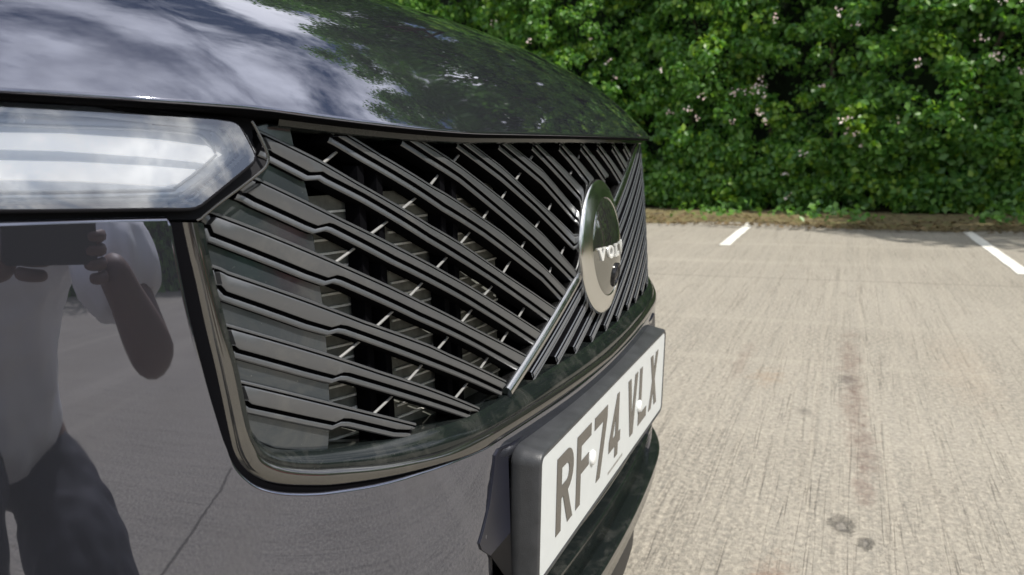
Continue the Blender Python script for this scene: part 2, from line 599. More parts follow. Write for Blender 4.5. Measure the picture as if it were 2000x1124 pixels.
def grad_normal(S, x, z, e=1e-4):
    dx = (S(x + e, z) - S(x - e, z)) / (2 * e)
    dz = (S(x, z + e) - S(x, z - e)) / (2 * e)
    n = np.array([dx, -1.0, dz])
    return n / np.linalg.norm(n)


def in_poly(P, poly):
    x, y = P[:, 0], P[:, 1]
    c = np.zeros(len(P), bool)
    n = len(poly)
    j = n - 1
    for i in range(n):
        xi, yi = poly[i]; xj, yj = poly[j]
        cond = ((yi > y) != (yj > y)) & (x < (xj - xi) * (y - yi) / (yj - yi + 1e-15) + xi)
        c ^= cond
        j = i
    return c


def patch(name, poly, S, off, mat, parent, spacing=0.012, rim=0.002, depth=0.012, rimmat=None):
    """a smooth sheet following surface S inside the outline, with a rounded rim turned back"""
    poly = np.asarray(poly, float)
    area = 0.5 * np.sum(poly[:, 0] * np.roll(poly[:, 1], -1) - np.roll(poly[:, 0], -1) * poly[:, 1])
    if area < 0:
        poly = poly[::-1]
    n = len(poly)
    x0, z0 = poly.min(0); x1, z1 = poly.max(0)
    gx, gz = np.meshgrid(np.arange(x0 + spacing / 2, x1, spacing), np.arange(z0 + spacing / 2, z1, spacing))
    g = np.stack([gx.ravel(), gz.ravel()], -1)
    g = g[in_poly(g, poly)]
    dmin = np.full(len(g), 9.0)
    for i in range(n):
        a, b = poly[i], poly[(i + 1) % n]
        ab = b - a
        tt = np.clip(((g - a) @ ab) / (ab @ ab + 1e-15), 0, 1)
        dmin = np.minimum(dmin, np.linalg.norm(g - (a + tt[:, None] * ab), axis=1))
    g = g[dmin > spacing * 0.35]
    allp = np.vstack([poly, g])
    res = delaunay_2d_cdt([Vector(q) for q in allp], [(i, (i + 1) % n) for i in range(n)], [], 0, 1e-7)
    vv = np.array([tuple(v) for v in res[0]])
    tris = [f for f in res[2]]
    cen = np.array([vv[list(f)].mean(0) for f in tris])
    keep = in_poly(cen, poly)
    orig = res[3]
    idx_of = {}
    for k, lst in enumerate(orig):
        for o_ in lst:
            idx_of[o_] = k
    V = [(q[0], S(q[0], q[1]) + off, q[1]) for q in vv]
    N = [grad_normal(S, q[0], q[1]) for q in vv]
    Fc = []
    for f, k in zip(tris, keep):
        if not k: continue
        a, b, c = [np.array(V[i]) for i in f]
        nn = np.cross(b - a, c - a)
        Fc.append(tuple(f) if nn[1] < 0 else tuple(f)[::-1])
    nf = len(Fc)
    # rim
    tang = np.roll(poly, -1, 0) - np.roll(poly, 1, 0)
    tang /= np.linalg.norm(tang, axis=1)[:, None] + 1e-12
    outw = np.stack([tang[:, 1], -tang[:, 0]], -1)
    rows = [[idx_of[i] for i in range(n)]]
    for (o_, d_, wn) in [(rim * 0.6, rim * 0.22, 0.6), (rim * 0.95, rim * 0.75, 1.5), (rim, rim + depth * 0.3, 50), (rim, depth + rim, 50)]:
        row = []
        for i in range(n):
            q = poly[i] + outw[i] * o_
            row.append(len(V))
            V.append((q[0], S(q[0], q[1]) + off + d_, q[1]))
            nn = grad_normal(S, q[0], q[1])
            ow = np.array([outw[i][0], 0, outw[i][1]])
            nn = nn + wn * ow
            N.append(nn / np.linalg.norm(nn))
        rows.append(row)
    for a, b in zip(rows[:-1], rows[1:]):
        for i in range(n):
            j = (i + 1) % n
            Fc.append((a[i], b[i], b[j], a[j]))
    o = mesh_obj(name, V, Fc, [mat] if rimmat is None else [mat, rimmat], parent, smooth=True, normals=N)
    if rimmat is not None:
        for p_ in o.data.polygons:
            if p_.index >= nf: p_.material_index = 1
    return o


def mirror(L):
    """left-half outline running to x=0 -> whole outline"""
    L = np.asarray(L)
    return np.vstack([L, (L * np.array([-1, 1]))[::-1]])


car = empty('parked_car', (0, 2.0, 0))
tag(car, 'glossy navy-black car seen close at its slatted grille and white number plate', 'car')


def under_car(o):
    o.parent = car
    o.matrix_parent_inverse = Matrix.Translation((0, -2.0, 0))
    return o


def carpart(o):
    return under_car(o)


# ---- bonnet
QB = (0.1521, 0.1432, 0.1767, 0.474, 0.0907)


def bonnet_edge(x):
    ax = np.abs(x)
    ye = plan(ax) + 0.008 + 0.15 * 0.31 ** 2 - 0.003
    ze = 0.9885 + 0.075 * np.maximum(0, ax - 0.28) * np.minimum(1, np.maximum(0, ax - 0.28) / 0.2)
    return ye, ze


def bonnet_pt(x, s):
    A, L_, B, K, Q = QB
    ye, ze = bonnet_edge(x)
    c = 1 - K * x * x
    return np.array([x, ye + s, ze + A * c * (1 - math.exp(-s / L_)) + B * s - Q * s * s])


def make_bonnet():
    xs = np.linspace(-0.86, 0.86, 121)
    ss = np.concatenate([np.linspace(0, 0.1, 21), np.linspace(0.11, 1.0, 50)])
    V, N, Fc = [], [], []
    for x in xs:
        for s in ss:
            V.append(bonnet_pt(x, s))
            e = 1e-4
            a = bonnet_pt(x + e, s) - bonnet_pt(x - e, s)
            b = bonnet_pt(x, s + e) - bonnet_pt(x, s - e)
            nn = np.cross(a, b)
            N.append(nn / np.linalg.norm(nn))
    m = len(ss)
    for i in range(len(xs) - 1):
        for k in range(m - 1):
            Fc.append((i * m + k, (i + 1) * m + k, (i + 1) * m + k + 1, i * m + k + 1))
    # rolled hem along the leading edge
    rows = [[i * m for i in range(len(xs))]]
    for (dy, dz, nz) in [(-0.0012, -0.0012, (0, -1, 0.25)), (-0.0014, -0.0030, (0, -1, -0.3)), (-0.0004, -0.0046, (0, -0.5, -1)), (0.004, -0.0056, (0, 0, -1)), (0.03, -0.006, (0, 0, -1))]:
        row = []
        for x in xs:
            ye, ze = bonnet_edge(x)
            row.append(len(V)); V.append(np.array([x, ye + dy, ze + dz]))
            e = 1e-3
            sl = (bonnet_edge(x + e)[0] - bonnet_edge(x - e)[0]) / (2 * e)
            nn = np.array([sl * abs(nz[1]), nz[1], nz[2]]); N.append(nn / np.linalg.norm(nn))
        rows.append(row)
    for a, b in zip(rows[:-1], rows[1:]):
        for i in range(len(xs) - 1):
            Fc.append((a[i], b[i], b[i + 1], a[i + 1]))
    o = mesh_obj('bonnet', V, Fc, [PAINT, DEEP], None, smooth=True, normals=N)
    nq = len(o.data.polygons)
    for p_ in o.data.polygons:
        if p_.index >= nq - 3 * (len(xs) - 1): p_.material_index = 1  # hem underside coloured black, painting in the shaded gap below it
    return o


bonnet = carpart(make_bonnet())

# ---- bumper skin
BE = [(327, 432), (338, 495), (351, 561), (367, 635), (386, 709), (403, 772), (419, 825), (430, 860), (438, 880), (446, 902), (458, 921), (473, 937),
      (494, 953), (519, 963), (556, 970), (610, 971), (660, 966), (760, 948), (870, 913), (950, 880)]
be = hits(BE, FB)
be = catmull(be, 4)
xs_ = np.linspace(be[-1][0], 0, 12)[1:]
zc = 0.722
be = np.vstack([be, np.stack([xs_, be[-1][1] + (zc - be[-1][1]) * sstep(be[-1][0], -0.1, xs_)], -1)])
left = np.vstack([[(-0.93, 0.44), (-0.93, 0.70), (-0.93, 0.95)], np.stack([np.linspace(-0.90, -0.56, 12), np.linspace(0.948, 0.937, 12)], -1), be])
bump_poly = mirror(left)
bump_poly = np.vstack([bump_poly, np.stack([np.linspace(0.90, -0.90, 40), np.full(40, 0.44)], -1)])
# remove duplicate centre point
keep_ = [0]
for i in range(1, len(bump_poly)):
    if np.linalg.norm(bump_poly[i] - bump_poly[keep_[-1]]) > 1e-5:
        keep_.append(i)
bumper = carpart(patch('bumper', bump_poly[keep_], FB, 0.0, PAINT, None, spacing=0.014, rim=0.0028, depth=0.02))

# ---- grille frame and tray
FR = [((359, 435), (386, 435)), ((372, 495), (399, 495)), ((386, 554), (412, 554)), ((405, 640), (435, 640)), ((425, 722), (457, 720)),
      ((444, 812), (473, 799)), ((452, 850), (484, 842)), ((460, 882), (497, 869)), ((474, 908), (509, 889)), ((492, 926), (524, 900)),
      ((520, 940), (548, 909)), ((556, 947), (580, 915)), ((610, 949), (620, 917)), ((660, 947), (660, 915)), ((760, 932), (748, 908)),
      ((860, 907), (815, 896)), ((941, 880), (876, 880))]
fo = hits([a for a, b in FR]); fi = hits([b for a, b in FR])
nfr = 8
fo = np.vstack([fo, np.stack([np.linspace(fo[-1][0], 0, nfr)[1:], np.linspace(fo[-1][1], 0.7245, nfr)[1:]], -1)])
fi = np.vstack([fi, np.stack([np.linspace(fi[-1][0], 0, nfr)[1:], np.linspace(fi[-1][1], 0.7335, nfr)[1:]], -1)])
fo = catmull(fo, 4); fi = catmull(fi, 4)
fo = np.vstack([fo, (fo[:-1] * [-1, 1])[::-1]]); fi = np.vstack([fi, (fi[:-1] * [-1, 1])[::-1]])


def strip_mesh(name, rowpts, mat, parent, sharp=40, closed=False, smooth=True):
    n = len(rowpts[0])
    V = [p_ for row in rowpts for p_ in row]
    Fc = []
    for r_ in range(len(rowpts) - 1):
        for i in range(n - 1):
            Fc.append((r_ * n + i, r_ * n + i + 1, (r_ + 1) * n + i + 1, (r_ + 1) * n + i))
    return mesh_obj(name, V, Fc, mat, parent, smooth=smooth, sharp=sharp)


def lift(q, S, off):
    return np.array([q[0], S(q[0], q[1]) + off, q[1]])


rows = []
for (t_, off) in [(-0.06, 0.022), (-0.04, 0.004), (0.0, 0.0006), (0.06, -0.0008), (0.2, -0.0017), (0.4, -0.0022), (0.6, -0.0022), (0.8, -0.0016), (0.94, -0.0005), (1.0, 0.0008), (1.03, 0.004)]:
    rows.append([lift(a * (1 - t_) + b * t_, F0, off) for a, b in zip(fo, fi)])
frame = carpart(strip_mesh('grille_frame', rows, GLOSS, None, 50))
rows = []
wd = np.linalg.norm(fo - fi, axis=1)
ow_ = (fo - fi) / wd[:, None]
for (dist, off) in [(0.0125, 0.010), (0.0070, 0.0030), (0.0016, 0.0012), (-0.0006, 0.0012)]:
    rows.append([lift(a + o_ * dist, F0, off) for a, o_ in zip(fo, ow_)])
strip_mesh('frame_gap_shade', rows, DEEP, frame, 50)  # near-black strip laid over the open gap, painting its shade

IB = [((386, 435), (396, 437)), ((399, 495), (407, 500)), ((412, 554), (420, 560)), ((435, 640), (440, 640)), ((457, 720), (462, 722)), ((473, 799), (478, 798)),
      ((484, 842), (486, 838)), ((497, 869), (494, 852)), ((509, 889), (505, 862)), ((524, 900), (518, 870)), ((548, 909), (534, 876)), ((580, 915), (565, 880)),
      ((620, 917), (600, 880)), ((660, 915), (640, 878)), ((748, 908), (720, 868)), ((815, 896), (785, 855)), ((876, 880), (850, 836)), ((960, 852), (920, 812)),
      ((1021, 820), (985, 776)), ((1060, 792), (1035, 747)), ((1098, 762), (1082, 716)), ((1130, 738), (1123, 692))]
ti = hits([a for a, b in IB]); tb = hits([b for a, b in IB], G0)
ti = np.vstack([ti, [[0.0, 0.7335]]]); tb = np.vstack([tb, [[0.0, tb[-1][1]]]])
ti = catmull(ti, 4); tb = catmull(tb, 4)
ti = np.vstack([ti, (ti[:-1] * [-1, 1])[::-1]]); tb = np.vstack([tb, (tb[:-1] * [-1, 1])[::-1]])
rows = []
for t_ in (0.0, 0.12, 0.3, 0.5, 0.7, 0.86, 0.95, 1.0):
    bul = math.sin(t_ * math.pi) * 0.0035
    rows.append([lift(a * (1 - t_) + b * t_, F0, 0.0025 + (REC - 0.0025) * t_ - bul) for a, b in zip(ti, tb)])
for dy in (0.004, 0.03, 0.07):
    rows.append([lift(b, G0, dy) for b in tb])
tray = carpart(strip_mesh('grille', rows, TRAY, None, 35))
grille = tray

# ---- side panel in the recess
PR = [(566, 255), (572, 285), (588, 335), (601, 387), (608, 440), (614, 488), (621, 540), (628, 590), (634, 650), (639, 705), (642, 775), (641, 850), (640, 878)]
pr = hits(PR, G0, 0.005)
pl_ = hits([(590, 878), (540, 874), (505, 860), (490, 838), (470, 780), (452, 710), (430, 620), (412, 540), (400, 470), (392, 436), (402, 425), (440, 395), (500, 350), (528, 320), (522, 290), (505, 248), (520, 244), (545, 246)], G0, 0.005)
for s_ in (1, -1):
    pp = np.vstack([pr, pl_]) * [s_, 1]
    o = patch('recess_panel', pp, G0, 0.005, PANEL, grille, spacing=0.014, rim=0.001, depth=0.03)

# ---- slats
SL = [  # (upper plate edge, lower plate edge) in photo pixels
    ([(476, 753.6), (600, 783), (712, 810.5), (805, 833)],
     [(482.5, 784), (490, 790), (600, 814), (654, 825), (670, 817.7), (685, 818), (773, 839), (798, 840)]),
    ([(450.5, 644), (600, 687), (643, 700), (740, 732), (830, 761), (932, 801)],
     [(457, 676), (465, 682.5), (600, 720), (653, 734), (670, 728), (682, 728.8), (820, 771), (916, 804)]),
    ([(428, 531), (444, 539), (600, 593), (712, 635), (840, 681), (876, 698), (985, 748)],
     [(430, 558), (441, 570), (600, 626.5), (646, 640), (664, 635), (677, 637), (844, 700), (978.5, 759)]),
    ([(420, 424), (520, 462), (600, 495), (702, 539), (820, 594), (916, 642), (1026.5, 698.5)],
     [(409, 440), (415, 455), (600, 529), (639, 543), (657, 538), (669, 541), (820, 611), (1016, 713)]),
    ([(508, 358.5), (600, 402), (669, 436), (780, 491), (873, 540), (1053, 650)],
     [(482.5, 378), (500, 388), (600, 434), (619, 441.6), (641.6, 436), (651, 438.5), (770, 501), (852, 543), (1046, 663)]),
    ([(517.7, 268), (620, 318), (696, 362), (760, 398), (840, 446), (900, 481), (986, 540), (1087, 608)],
     [(526, 294), (531, 298.5), (604, 337), (616, 337), (629, 336), (640, 343), (712, 380), (840, 459), (900, 496), (969, 541), (1078, 620)]),
    ([(661, 265.5), (674, 266), (744, 309), (840, 367), (869, 383), (980, 457), (1060, 523), (1111, 576)],
     [(658, 268), (712, 301), (820, 366), (868, 399), (948, 450), (1060, 537), (1104, 584)]),
    ([(798.5, 272), (808, 272), (840, 291), (900, 330), (985, 396), (1060, 461), (1130, 539)],
     [(796, 275), (840, 304), (900, 343), (964, 396), (1040, 461), (1125, 547)]),
    ([(901, 277), (910, 277), (980, 330), (1050, 395), (1096, 438), (1132, 474)],
     [(900, 280), (980, 341), (1045, 399), (1128, 485)]),
    ([(981, 280.5), (988, 280), (1060, 337), (1116, 403), (1137, 425)],
     [(980, 283), (1060, 350), (1107, 404), (1133, 436)]),
    ([(1046, 282), (1100, 332), (1145, 379)], [(1044, 285), (1097, 341), (1140, 390)]),
    ([(1098, 283.6), (1130, 317), (1158, 350)], [(1096, 287), (1126, 323), (1152, 357)]),
    ([(1139, 283.6), (1166, 316), (1187, 343)], [(1137, 287), (1162, 320), (1181, 348)]),
    ([(1170.5, 284.5), (1197, 319), (1221, 354)], [(1168.5, 287.5), (1193, 322), (1216, 360)]),
    ([(1199, 284.5), (1216, 309), (1230, 331)], [(1197, 287.5), (1212, 313), (1225, 336)]),
    ([(1220.5, 284.5), (1228, 296), (1235, 308.5)], [(1219, 287), (1225, 299), (1231, 312)]),
]


def resample(P, fr):
    P = np.asarray(P)
    L_ = np.concatenate([[0], np.cumsum(np.linalg.norm(np.diff(P, axis=0), axis=1))])
    L_ /= L_[-1]
    return np.stack([np.interp(fr, L_, P[:, 0]), np.interp(fr, L_, P[:, 1])], -1), L_


def slat_mesh(name, U, Lw, mat, parent, gu=0.0010, tu=0.0030, gr=0.0025, rimw=0.0036, deep=0.016, e0=0.0045, e1=0.0035, base=0.0, pf=0.0012):
    U = np.asarray(U); Lw = np.asarray(Lw)
    _, a = resample(U, np.array([0.0, 1.0])); _, b = resample(Lw, np.array([0.0, 1.0]))
    fr = np.unique(np.round(np.concatenate([a, b, np.linspace(0, 1, 22)]), 4))
    u, _ = resample(U, fr); l, _ = resample(Lw, fr)
    rowsP, rowsO = [], []
    axis = (U[-1] + Lw[-1]) - (U[0] + Lw[0]); axis = axis / np.linalg.norm(axis)
    perp = np.array([axis[1], -axis[0]])
    if perp @ (Lw.mean(0) - U.mean(0)) < 0: perp = -perp

    def section(uu, ll, mode):
        v = perp
        To = uu - v * tu; Bo = ll + v * (gr + rimw)
        hi = pf if mode == 'plate' else -0.0028
        g_ = -0.0028 if mode != 'flat' else 0.0
        if mode == 'flat': hi = 0.0
        w = max(1e-4, min(0.0009, 0.25 * abs((ll - uu) @ v)))
        return ([To, To, To + v * 0.0008, uu - v * (gu + 0.0002), uu - v * gu, uu, uu + v * 0.0002, uu + v * w, ll - v * w, ll - v * 0.0002, ll, ll + v * (gr - 0.0003), ll + v * gr, ll + v * (gr + 0.0006), Bo - v * 0.0008, Bo, Bo],
                [-deep, -0.0008, 0, 0, g_, g_, hi - 0.0004, hi, hi, hi - 0.0004, g_, g_, -0.0003 if mode != 'flat' else 0, 0, 0, -0.0008, -deep])
    secs = []
    secs.append(section(u[0] - axis * e0, l[0] - axis * e0, 'flat'))
    secs.append(section(u[0] - axis * e0 * 0.55, l[0] - axis * e0 * 0.55, 'flat'))
    secs.append(section(u[0] - axis * e0 * 0.5, l[0] - axis * e0 * 0.5, 'groove'))
    secs.append(section(u[0] - axis * 0.0002, l[0] - axis * 0.0002, 'groove'))
    for i in range(len(fr)):
        secs.append(section(u[i], l[i], 'plate'))
    secs.append(section(u[-1] + axis * 0.0002, l[-1] + axis * 0.0002, 'groove'))
    secs.append(section(u[-1] + axis * e1 * 0.5, l[-1] + axis * e1 * 0.5, 'groove'))
    secs.append(section(u[-1] + axis * e1 * 0.55, l[-1] + axis * e1 * 0.55, 'flat'))
    secs.append(section(u[-1] + axis * e1, l[-1] + axis * e1, 'flat'))
    V, Fc = [], []
    m = 17
    for P_, O_ in secs:
        for q, o_ in zip(P_, O_):
            V.append((q[0], G0(q[0], q[1]) - o_ + base, q[1]))
    for i in range(len(secs) - 1):
        for k in range(m - 1):
            Fc.append((i * m + k, i * m + k + 1, (i + 1) * m + k + 1, (i + 1) * m + k))
        Fc.append((i * m + m - 1, i * m, (i + 1) * m, (i + 1) * m + m - 1))
    Fc.append(tuple(range(m))); Fc.append(tuple((len(secs) - 1) * m + k for k in range(m))[::-1])
    o = mesh_obj(name, V, Fc, [mat, DEEP], parent, smooth=True, sharp=28)
    for p_ in o.data.polygons:
        k_ = [v % m for v in p_.vertices]
        if 0 in k_ or 16 in k_ or (min(k_) >= 3 and max(k_) <= 6) or (min(k_) >= 9 and max(k_) <= 12):
            p_.material_index = 1  # grooves and side walls blackened, their shade put into the colour
    return o


slat_uv = []
for U, Lw in SL:
    u = hits(U, G0); l = hits(Lw, G0)
    slat_uv.append((u, l))
    slat_mesh('slat', u, l, SLAT, grille)

# ---- rungs between the slats (photo pixels, lower end then upper end)
RU = [(633, 316, 660, 298), (787, 406, 816, 386), (898, 476, 918, 457), (982, 532, 998, 513), (841, 359, 858, 343), (940, 430, 956, 412), (1014.5, 489, 1028, 471),
      (1071, 535, 1079, 523), (884, 316, 900, 302), (977, 390, 991, 374), (1043, 447, 1055, 433), (1095, 496, 1104, 484), (1007, 350, 1018.5, 339), (1070, 410, 1078, 400),
      (1117, 459, 1122, 452), (1034.5, 311, 1044, 302), (1113, 339.7, 1120, 331), (1129, 308, 1133, 301), (726, 455, 758.5, 434), (852, 523, 876, 502.5), (943, 578, 962.5, 561),
      (1010.5, 621, 1028, 599), (656, 511, 696, 485), (800, 577, 827, 553.6), (902, 627, 924, 605.6), (977.7, 668, 996, 645.7), (738.5, 633.7, 773, 606), (854, 681.7, 879, 657.7),
      (937.7, 718.4, 956, 698), (665.6, 696, 707, 666.5), (798.5, 740, 829, 711), (891, 773.6, 917.7, 746), (733, 804, 766.5, 777)]
for (a, b, c, d) in RU:
    p0 = np.array(hit(a, b, G0, 0.006)); p1 = np.array(hit(c, d, G0, 0.006))
    dv_ = p1 - p0
    p0 = p0 - dv_ * 0.15; p1 = p1 + dv_ * 0.25
    V, Fc = tube([lift(p0, G0, 0.005), lift((p0 + p1) / 2, G0, 0.0065), lift(p1, G0, 0.008)], [0.0012, 0.0011, 0.0009], 8)
    mesh_obj('rung', V, Fc, RUNG, grille, smooth=True, sharp=50)

# ---- diagonal bar and the fins beside it
b0 = np.array(hit(990, 767, G0)); b1 = np.array(hit(1239, 288, G0))
bd = (b1 - b0) / np.linalg.norm(b1 - b0)
bn = np.array([-bd[1], bd[0]])
pts = [b0 + (b1 - b0) * t_ for t_ in np.linspace(0, 1.03, 40)]
V, Fc = [], []
prof = [(-0.0060, 0.010), (-0.0060, -0.001), (-0.0045, -0.0035), (-0.0015, -0.0048), (0.0015, -0.0048), (0.0045, -0.0035), (0.0060, -0.001), (0.0060, 0.010)]
for q in pts:
    for (w, o_) in prof:
        r_ = q + bn * w
        V.append(lift(r_, G0, o_))
m_ = len(prof)
for i in range(len(pts) - 1):
    for k in range(m_ - 1):
        Fc.append((i * m_ + k, i * m_ + k + 1, (i + 1) * m_ + k + 1, (i + 1) * m_ + k))
Fc.append(tuple(range(m_))); Fc.append(tuple((len(pts) - 1) * m_ + k for k in range(m_))[::-1])
mesh_obj('diagonal_bar', V, Fc, SATIN, grille, smooth=True, sharp=50)

ZTOP = 0.981
BADGE = np.array([0.0, 0.8605]); BR_ = 0.078


def zbase(x):
    return float(np.interp(x, tb[:, 0], tb[:, 1])) + 0.001


slope = bd[1] / bd[0]
zb0 = b0[1] - slope * b0[0]
k = 1
while True:
    xoff = 0.0575 * k - 0.004
    # line z = zb0 + slope*(x - xoff)
    f0 = lambda x: zb0 + slope * (x - xoff)
    xl = None
    for x in np.linspace(-0.5, 0.5, 800):
        if f0(x) > zbase(x):
            xl = x
            break
    if xl is None or xl > 0.46: break
    xr = xl
    while f0(xr) < ZTOP and xr < 0.505: xr += 0.002
    segs = [(xl + 0.006, xr)]
    # interrupt behind the badge
    cand = np.linspace(xl + 0.006, xr, 300)
    ins = [x for x in cand if (x - BADGE[0]) ** 2 + (f0(x) - BADGE[1]) ** 2 < (BR_ * 0.80) ** 2]
    if ins:
        segs = [(xl + 0.006, ins[0]), (ins[-1], xr)]
    for (a, b) in segs:
        if b - a < 0.015: continue
        Pc = np.array([[x, f0(x)] for x in np.linspace(a, b, 14)])
        slat_mesh('fin', Pc + bn * 0.0040, Pc - bn * 0.0010, FIN, grille, tu=0.0024, gr=0.0020, rimw=0.0030, deep=0.016, e0=0.002, e1=0.002)
    k += 1

# ---- behind the slats
mesh_obj('radiator_shroud', *strip_box if False else box(-0.60, 0.60, 0.245, 0.25, 0.60, 1.02), DEEP, grille)
# upper trim under the bonnet lip
xs_ = np.linspace(-0.462, 0.462, 60)
rows = []
for (z, dy) in [(0.9905, 0.030), (0.9865, 0.006), (0.9855, 0.005), (0.9795, 0.007), (0.9785, 0.0085), (0.9780, 0.05)]:
    rr = []
    for x in xs_:
        zz_ = z + (bonnet_edge(x)[1] - 0.9885)
        rr.append(np.array([x, F0(x, zz_) + dy, zz_]))
    rows.append(rr)
mesh_obj('upper_trim', [p_ for r_ in rows for p_ in r_], [(r_ * 60 + i, r_ * 60 + i + 1, (r_ + 1) * 60 + i + 1, (r_ + 1) * 60 + i) for r_ in range(5) for i in range(59)], TRAY, grille, smooth=True, sharp=40)

# radiator shutter louvres: thin horizontal blades on a dark sheet, between upright struts
YL = 0.025
la = hit(600, 700, G0, YL)[0] - 0.03
lb = hit(975, 600, G0, YL)[0]
zt = hit(800, 395, G0, YL)[1]; zbm = hit(750, 830, G0, YL)[1]
seg_x = np.linspace(la, lb, 14)


def louvre(z, xa, xb, mat, th=0.0008):
    xs2 = np.linspace(xa, xb, 8)
    V, Fc = [], []
    for x in xs2:
        y = G0(x, 0.85) + YL
        V += [(x, y, z + th), (x, y, z - th), (x, y + 0.0016, z - th), (x, y + 0.0016, z + th)]
    for i in range(7):
        for k_ in range(4):
            k2 = (k_ + 1) % 4
            Fc.append((i * 4 + k_, i * 4 + k2, (i + 1) * 4 + k2, (i + 1) * 4 + k_))
    Fc.append((0, 1, 2, 3)); Fc.append((28, 31, 30, 29))
    return mesh_obj('louvre', V, Fc, mat, grille)


bays = [(la, hit(716, 640, G0, YL)[0]), (hit(770, 640, G0, YL)[0], hit(866, 640, G0, YL)[0]), (hit(905, 640, G0, YL)[0], lb)]
z = zbm
while z < zt:
    for (a, b) in bays:
        louvre(z, a, b, LOUVRE)
    z += 0.0098
V, Fc = [], []
xs2 = np.linspace(la - 0.02, lb, 12)
for x in xs2:
    y = G0(x, 0.85) + YL + 0.0020
    V += [(x, y, zbm - 0.02), (x, y, zt + 0.01)]
Fc = [(i * 2, i * 2 + 1, i * 2 + 3, i * 2 + 2) for i in range(11)]
mesh_obj('louvre_backing', V, Fc, LOUVREDARK, grille)
for pxx in (722, 757, 877, 899):
    x = hit(pxx, 640, G0, YL - 0.012)[0]
    y = G0(x, 0.85) + YL - 0.012
    mesh_obj('strut', *box(x - 0.004, x + 0.004, y, y + 0.012, zbm - 0.02, zt + 0.03), DEEP, grille)

# ---- badge
badge_c = np.array([0.0, 0.0005, 0.8605])
bnrm = np.array([0.0, -1.0, 0.05]); bnrm /= np.linalg.norm(bnrm)
bx = np.array([1.0, 0, 0]); bz = np.cross(bx, bnrm); bz = -bz if bz[2] < 0 else bz
BF = 0.0565                      # radius of the domed face
RS = 0.150                       # radius of curvature of the dome


def dome(r):
    return -r * r / (2 * RS)


def badge_pt(u, v, o_):
    return badge_c + bx * u + bz * v + bnrm * o_


def disc_rings(prof, seg=72):
    V, Fc = [], []
    for (r_, o_) in prof:
        for k_ in range(seg):
            a = 2 * math.pi * k_ / seg
            V.append(badge_pt(r_ * math.cos(a), r_ * math.sin(a), o_))
    for i in range(len(prof) - 1):
        for k_ in range(seg):
            k2 = (k_ + 1) % seg
            Fc.append((i * seg + k_, i * seg + k2, (i + 1) * seg + k2, (i + 1) * seg + k_))
    return V, Fc, seg


e_f = dome(BF)
V, Fc, sg = disc_rings([(BR_ * 0.90, -0.034), (BR_ * 0.985, -0.030), (BR_, -0.0200), (BR_ * 0.998, -0.0178), (BR_ * 0.985, -0.0162), (BR_ * 0.95, -0.0150), (BR_ * 0.85, -0.0126), (BF * 1.04, -0.0104), (BF * 1.012, -0.0102), (BF, e_f - 0.0012)])
badge = carpart(mesh_obj('badge', V, Fc, CHROME, None, smooth=True, sharp=60))
V, Fc, sg = disc_rings([(r_, dome(r_) - (0.0006 if r_ > BF * 0.99 else 0)) for r_ in BF * np.array([1.004, 0.985, 0.93, 0.85, 0.75, 0.65, 0.55, 0.45, 0.35, 0.25, 0.15, 0.05])])
Fc.append(tuple(11 * sg + k_ for k_ in range(sg)))
mesh_obj('badge_face', V, Fc, BADGEFACE, badge, smooth=True)


def outline_mesh(name, loops, place, mat, parent, depth=0.0008, res=1):
    """flat letter from closed 2D outlines (holes allowed), extruded; place(u, v, o) -> point"""
    cu = bpy.data.curves.new(name, 'CURVE')
    cu.dimensions = '2D'
    cu.fill_mode = 'BOTH'
    cu.extrude = depth / 2
    for lp in loops:
        sp = cu.splines.new('POLY')
        sp.points.add(len(lp) - 1)
        for i, (a, b) in enumerate(lp):
            sp.points[i].co = (a, b, 0, 1)
        sp.use_cyclic_u = True
    tmp = bpy.data.objects.new('tmp', cu)
    COL.objects.link(tmp)
    dg = bpy.context.evaluated_depsgraph_get()
    me = bpy.data.meshes.new_from_object(tmp.evaluated_get(dg))
    bpy.data.objects.remove(tmp, do_unlink=True)
    V = [place(v.co.x, v.co.y, v.co.z + depth / 2) for v in me.vertices]
    Fc = [tuple(p_.vertices) for p_ in me.polygons]
    bpy.data.meshes.remove(me)
    return mesh_obj(name, V, Fc, mat, parent)


def vshape(x, w, h, st, serif):
    hs = serif
    return [[(x - hs, h), (x - hs, h * 0.86), (x + w * 0.08, h * 0.86), (x + w * 0.42, 0), (x + w * 0.58, 0), (x + w * 0.92, h * 0.86), (x + w + hs, h * 0.86), (x + w + hs, h),
             (x + w * 0.62, h), (x + w * 0.62, h * 0.86), (x + w * 0.72, h * 0.86), (x + w * 0.53, h * 0.30), (x + w * 0.36, h * 0.86), (x + w * 0.42, h * 0.86), (x + w * 0.42, h)]]


def oshape(x, w, h):
    e = [(x + w / 2 + w / 2 * math.cos(a), h / 2 + h / 2 * math.sin(a)) for a in np.linspace(0, 2 * math.pi, 28)[:-1]]
    i_ = [(x + w / 2 + w * 0.24 * math.cos(a), h / 2 + h * 0.34 * math.sin(a)) for a in np.linspace(0, 2 * math.pi, 28)[:-1]]
    return [e, i_[::-1]]


def lshape(x, w, h):
    return [[(x, h), (x, h * 0.86), (x + w * 0.14, h * 0.86), (x + w * 0.14, h * 0.14), (x, h * 0.14), (x, 0), (x + w, 0), (x + w, h * 0.36), (x + w * 0.84, h * 0.36), (x + w * 0.78, h * 0.14),
             (x + w * 0.44, h * 0.14), (x + w * 0.44, h * 0.86), (x + w * 0.58, h * 0.86), (x + w * 0.58, h)]]


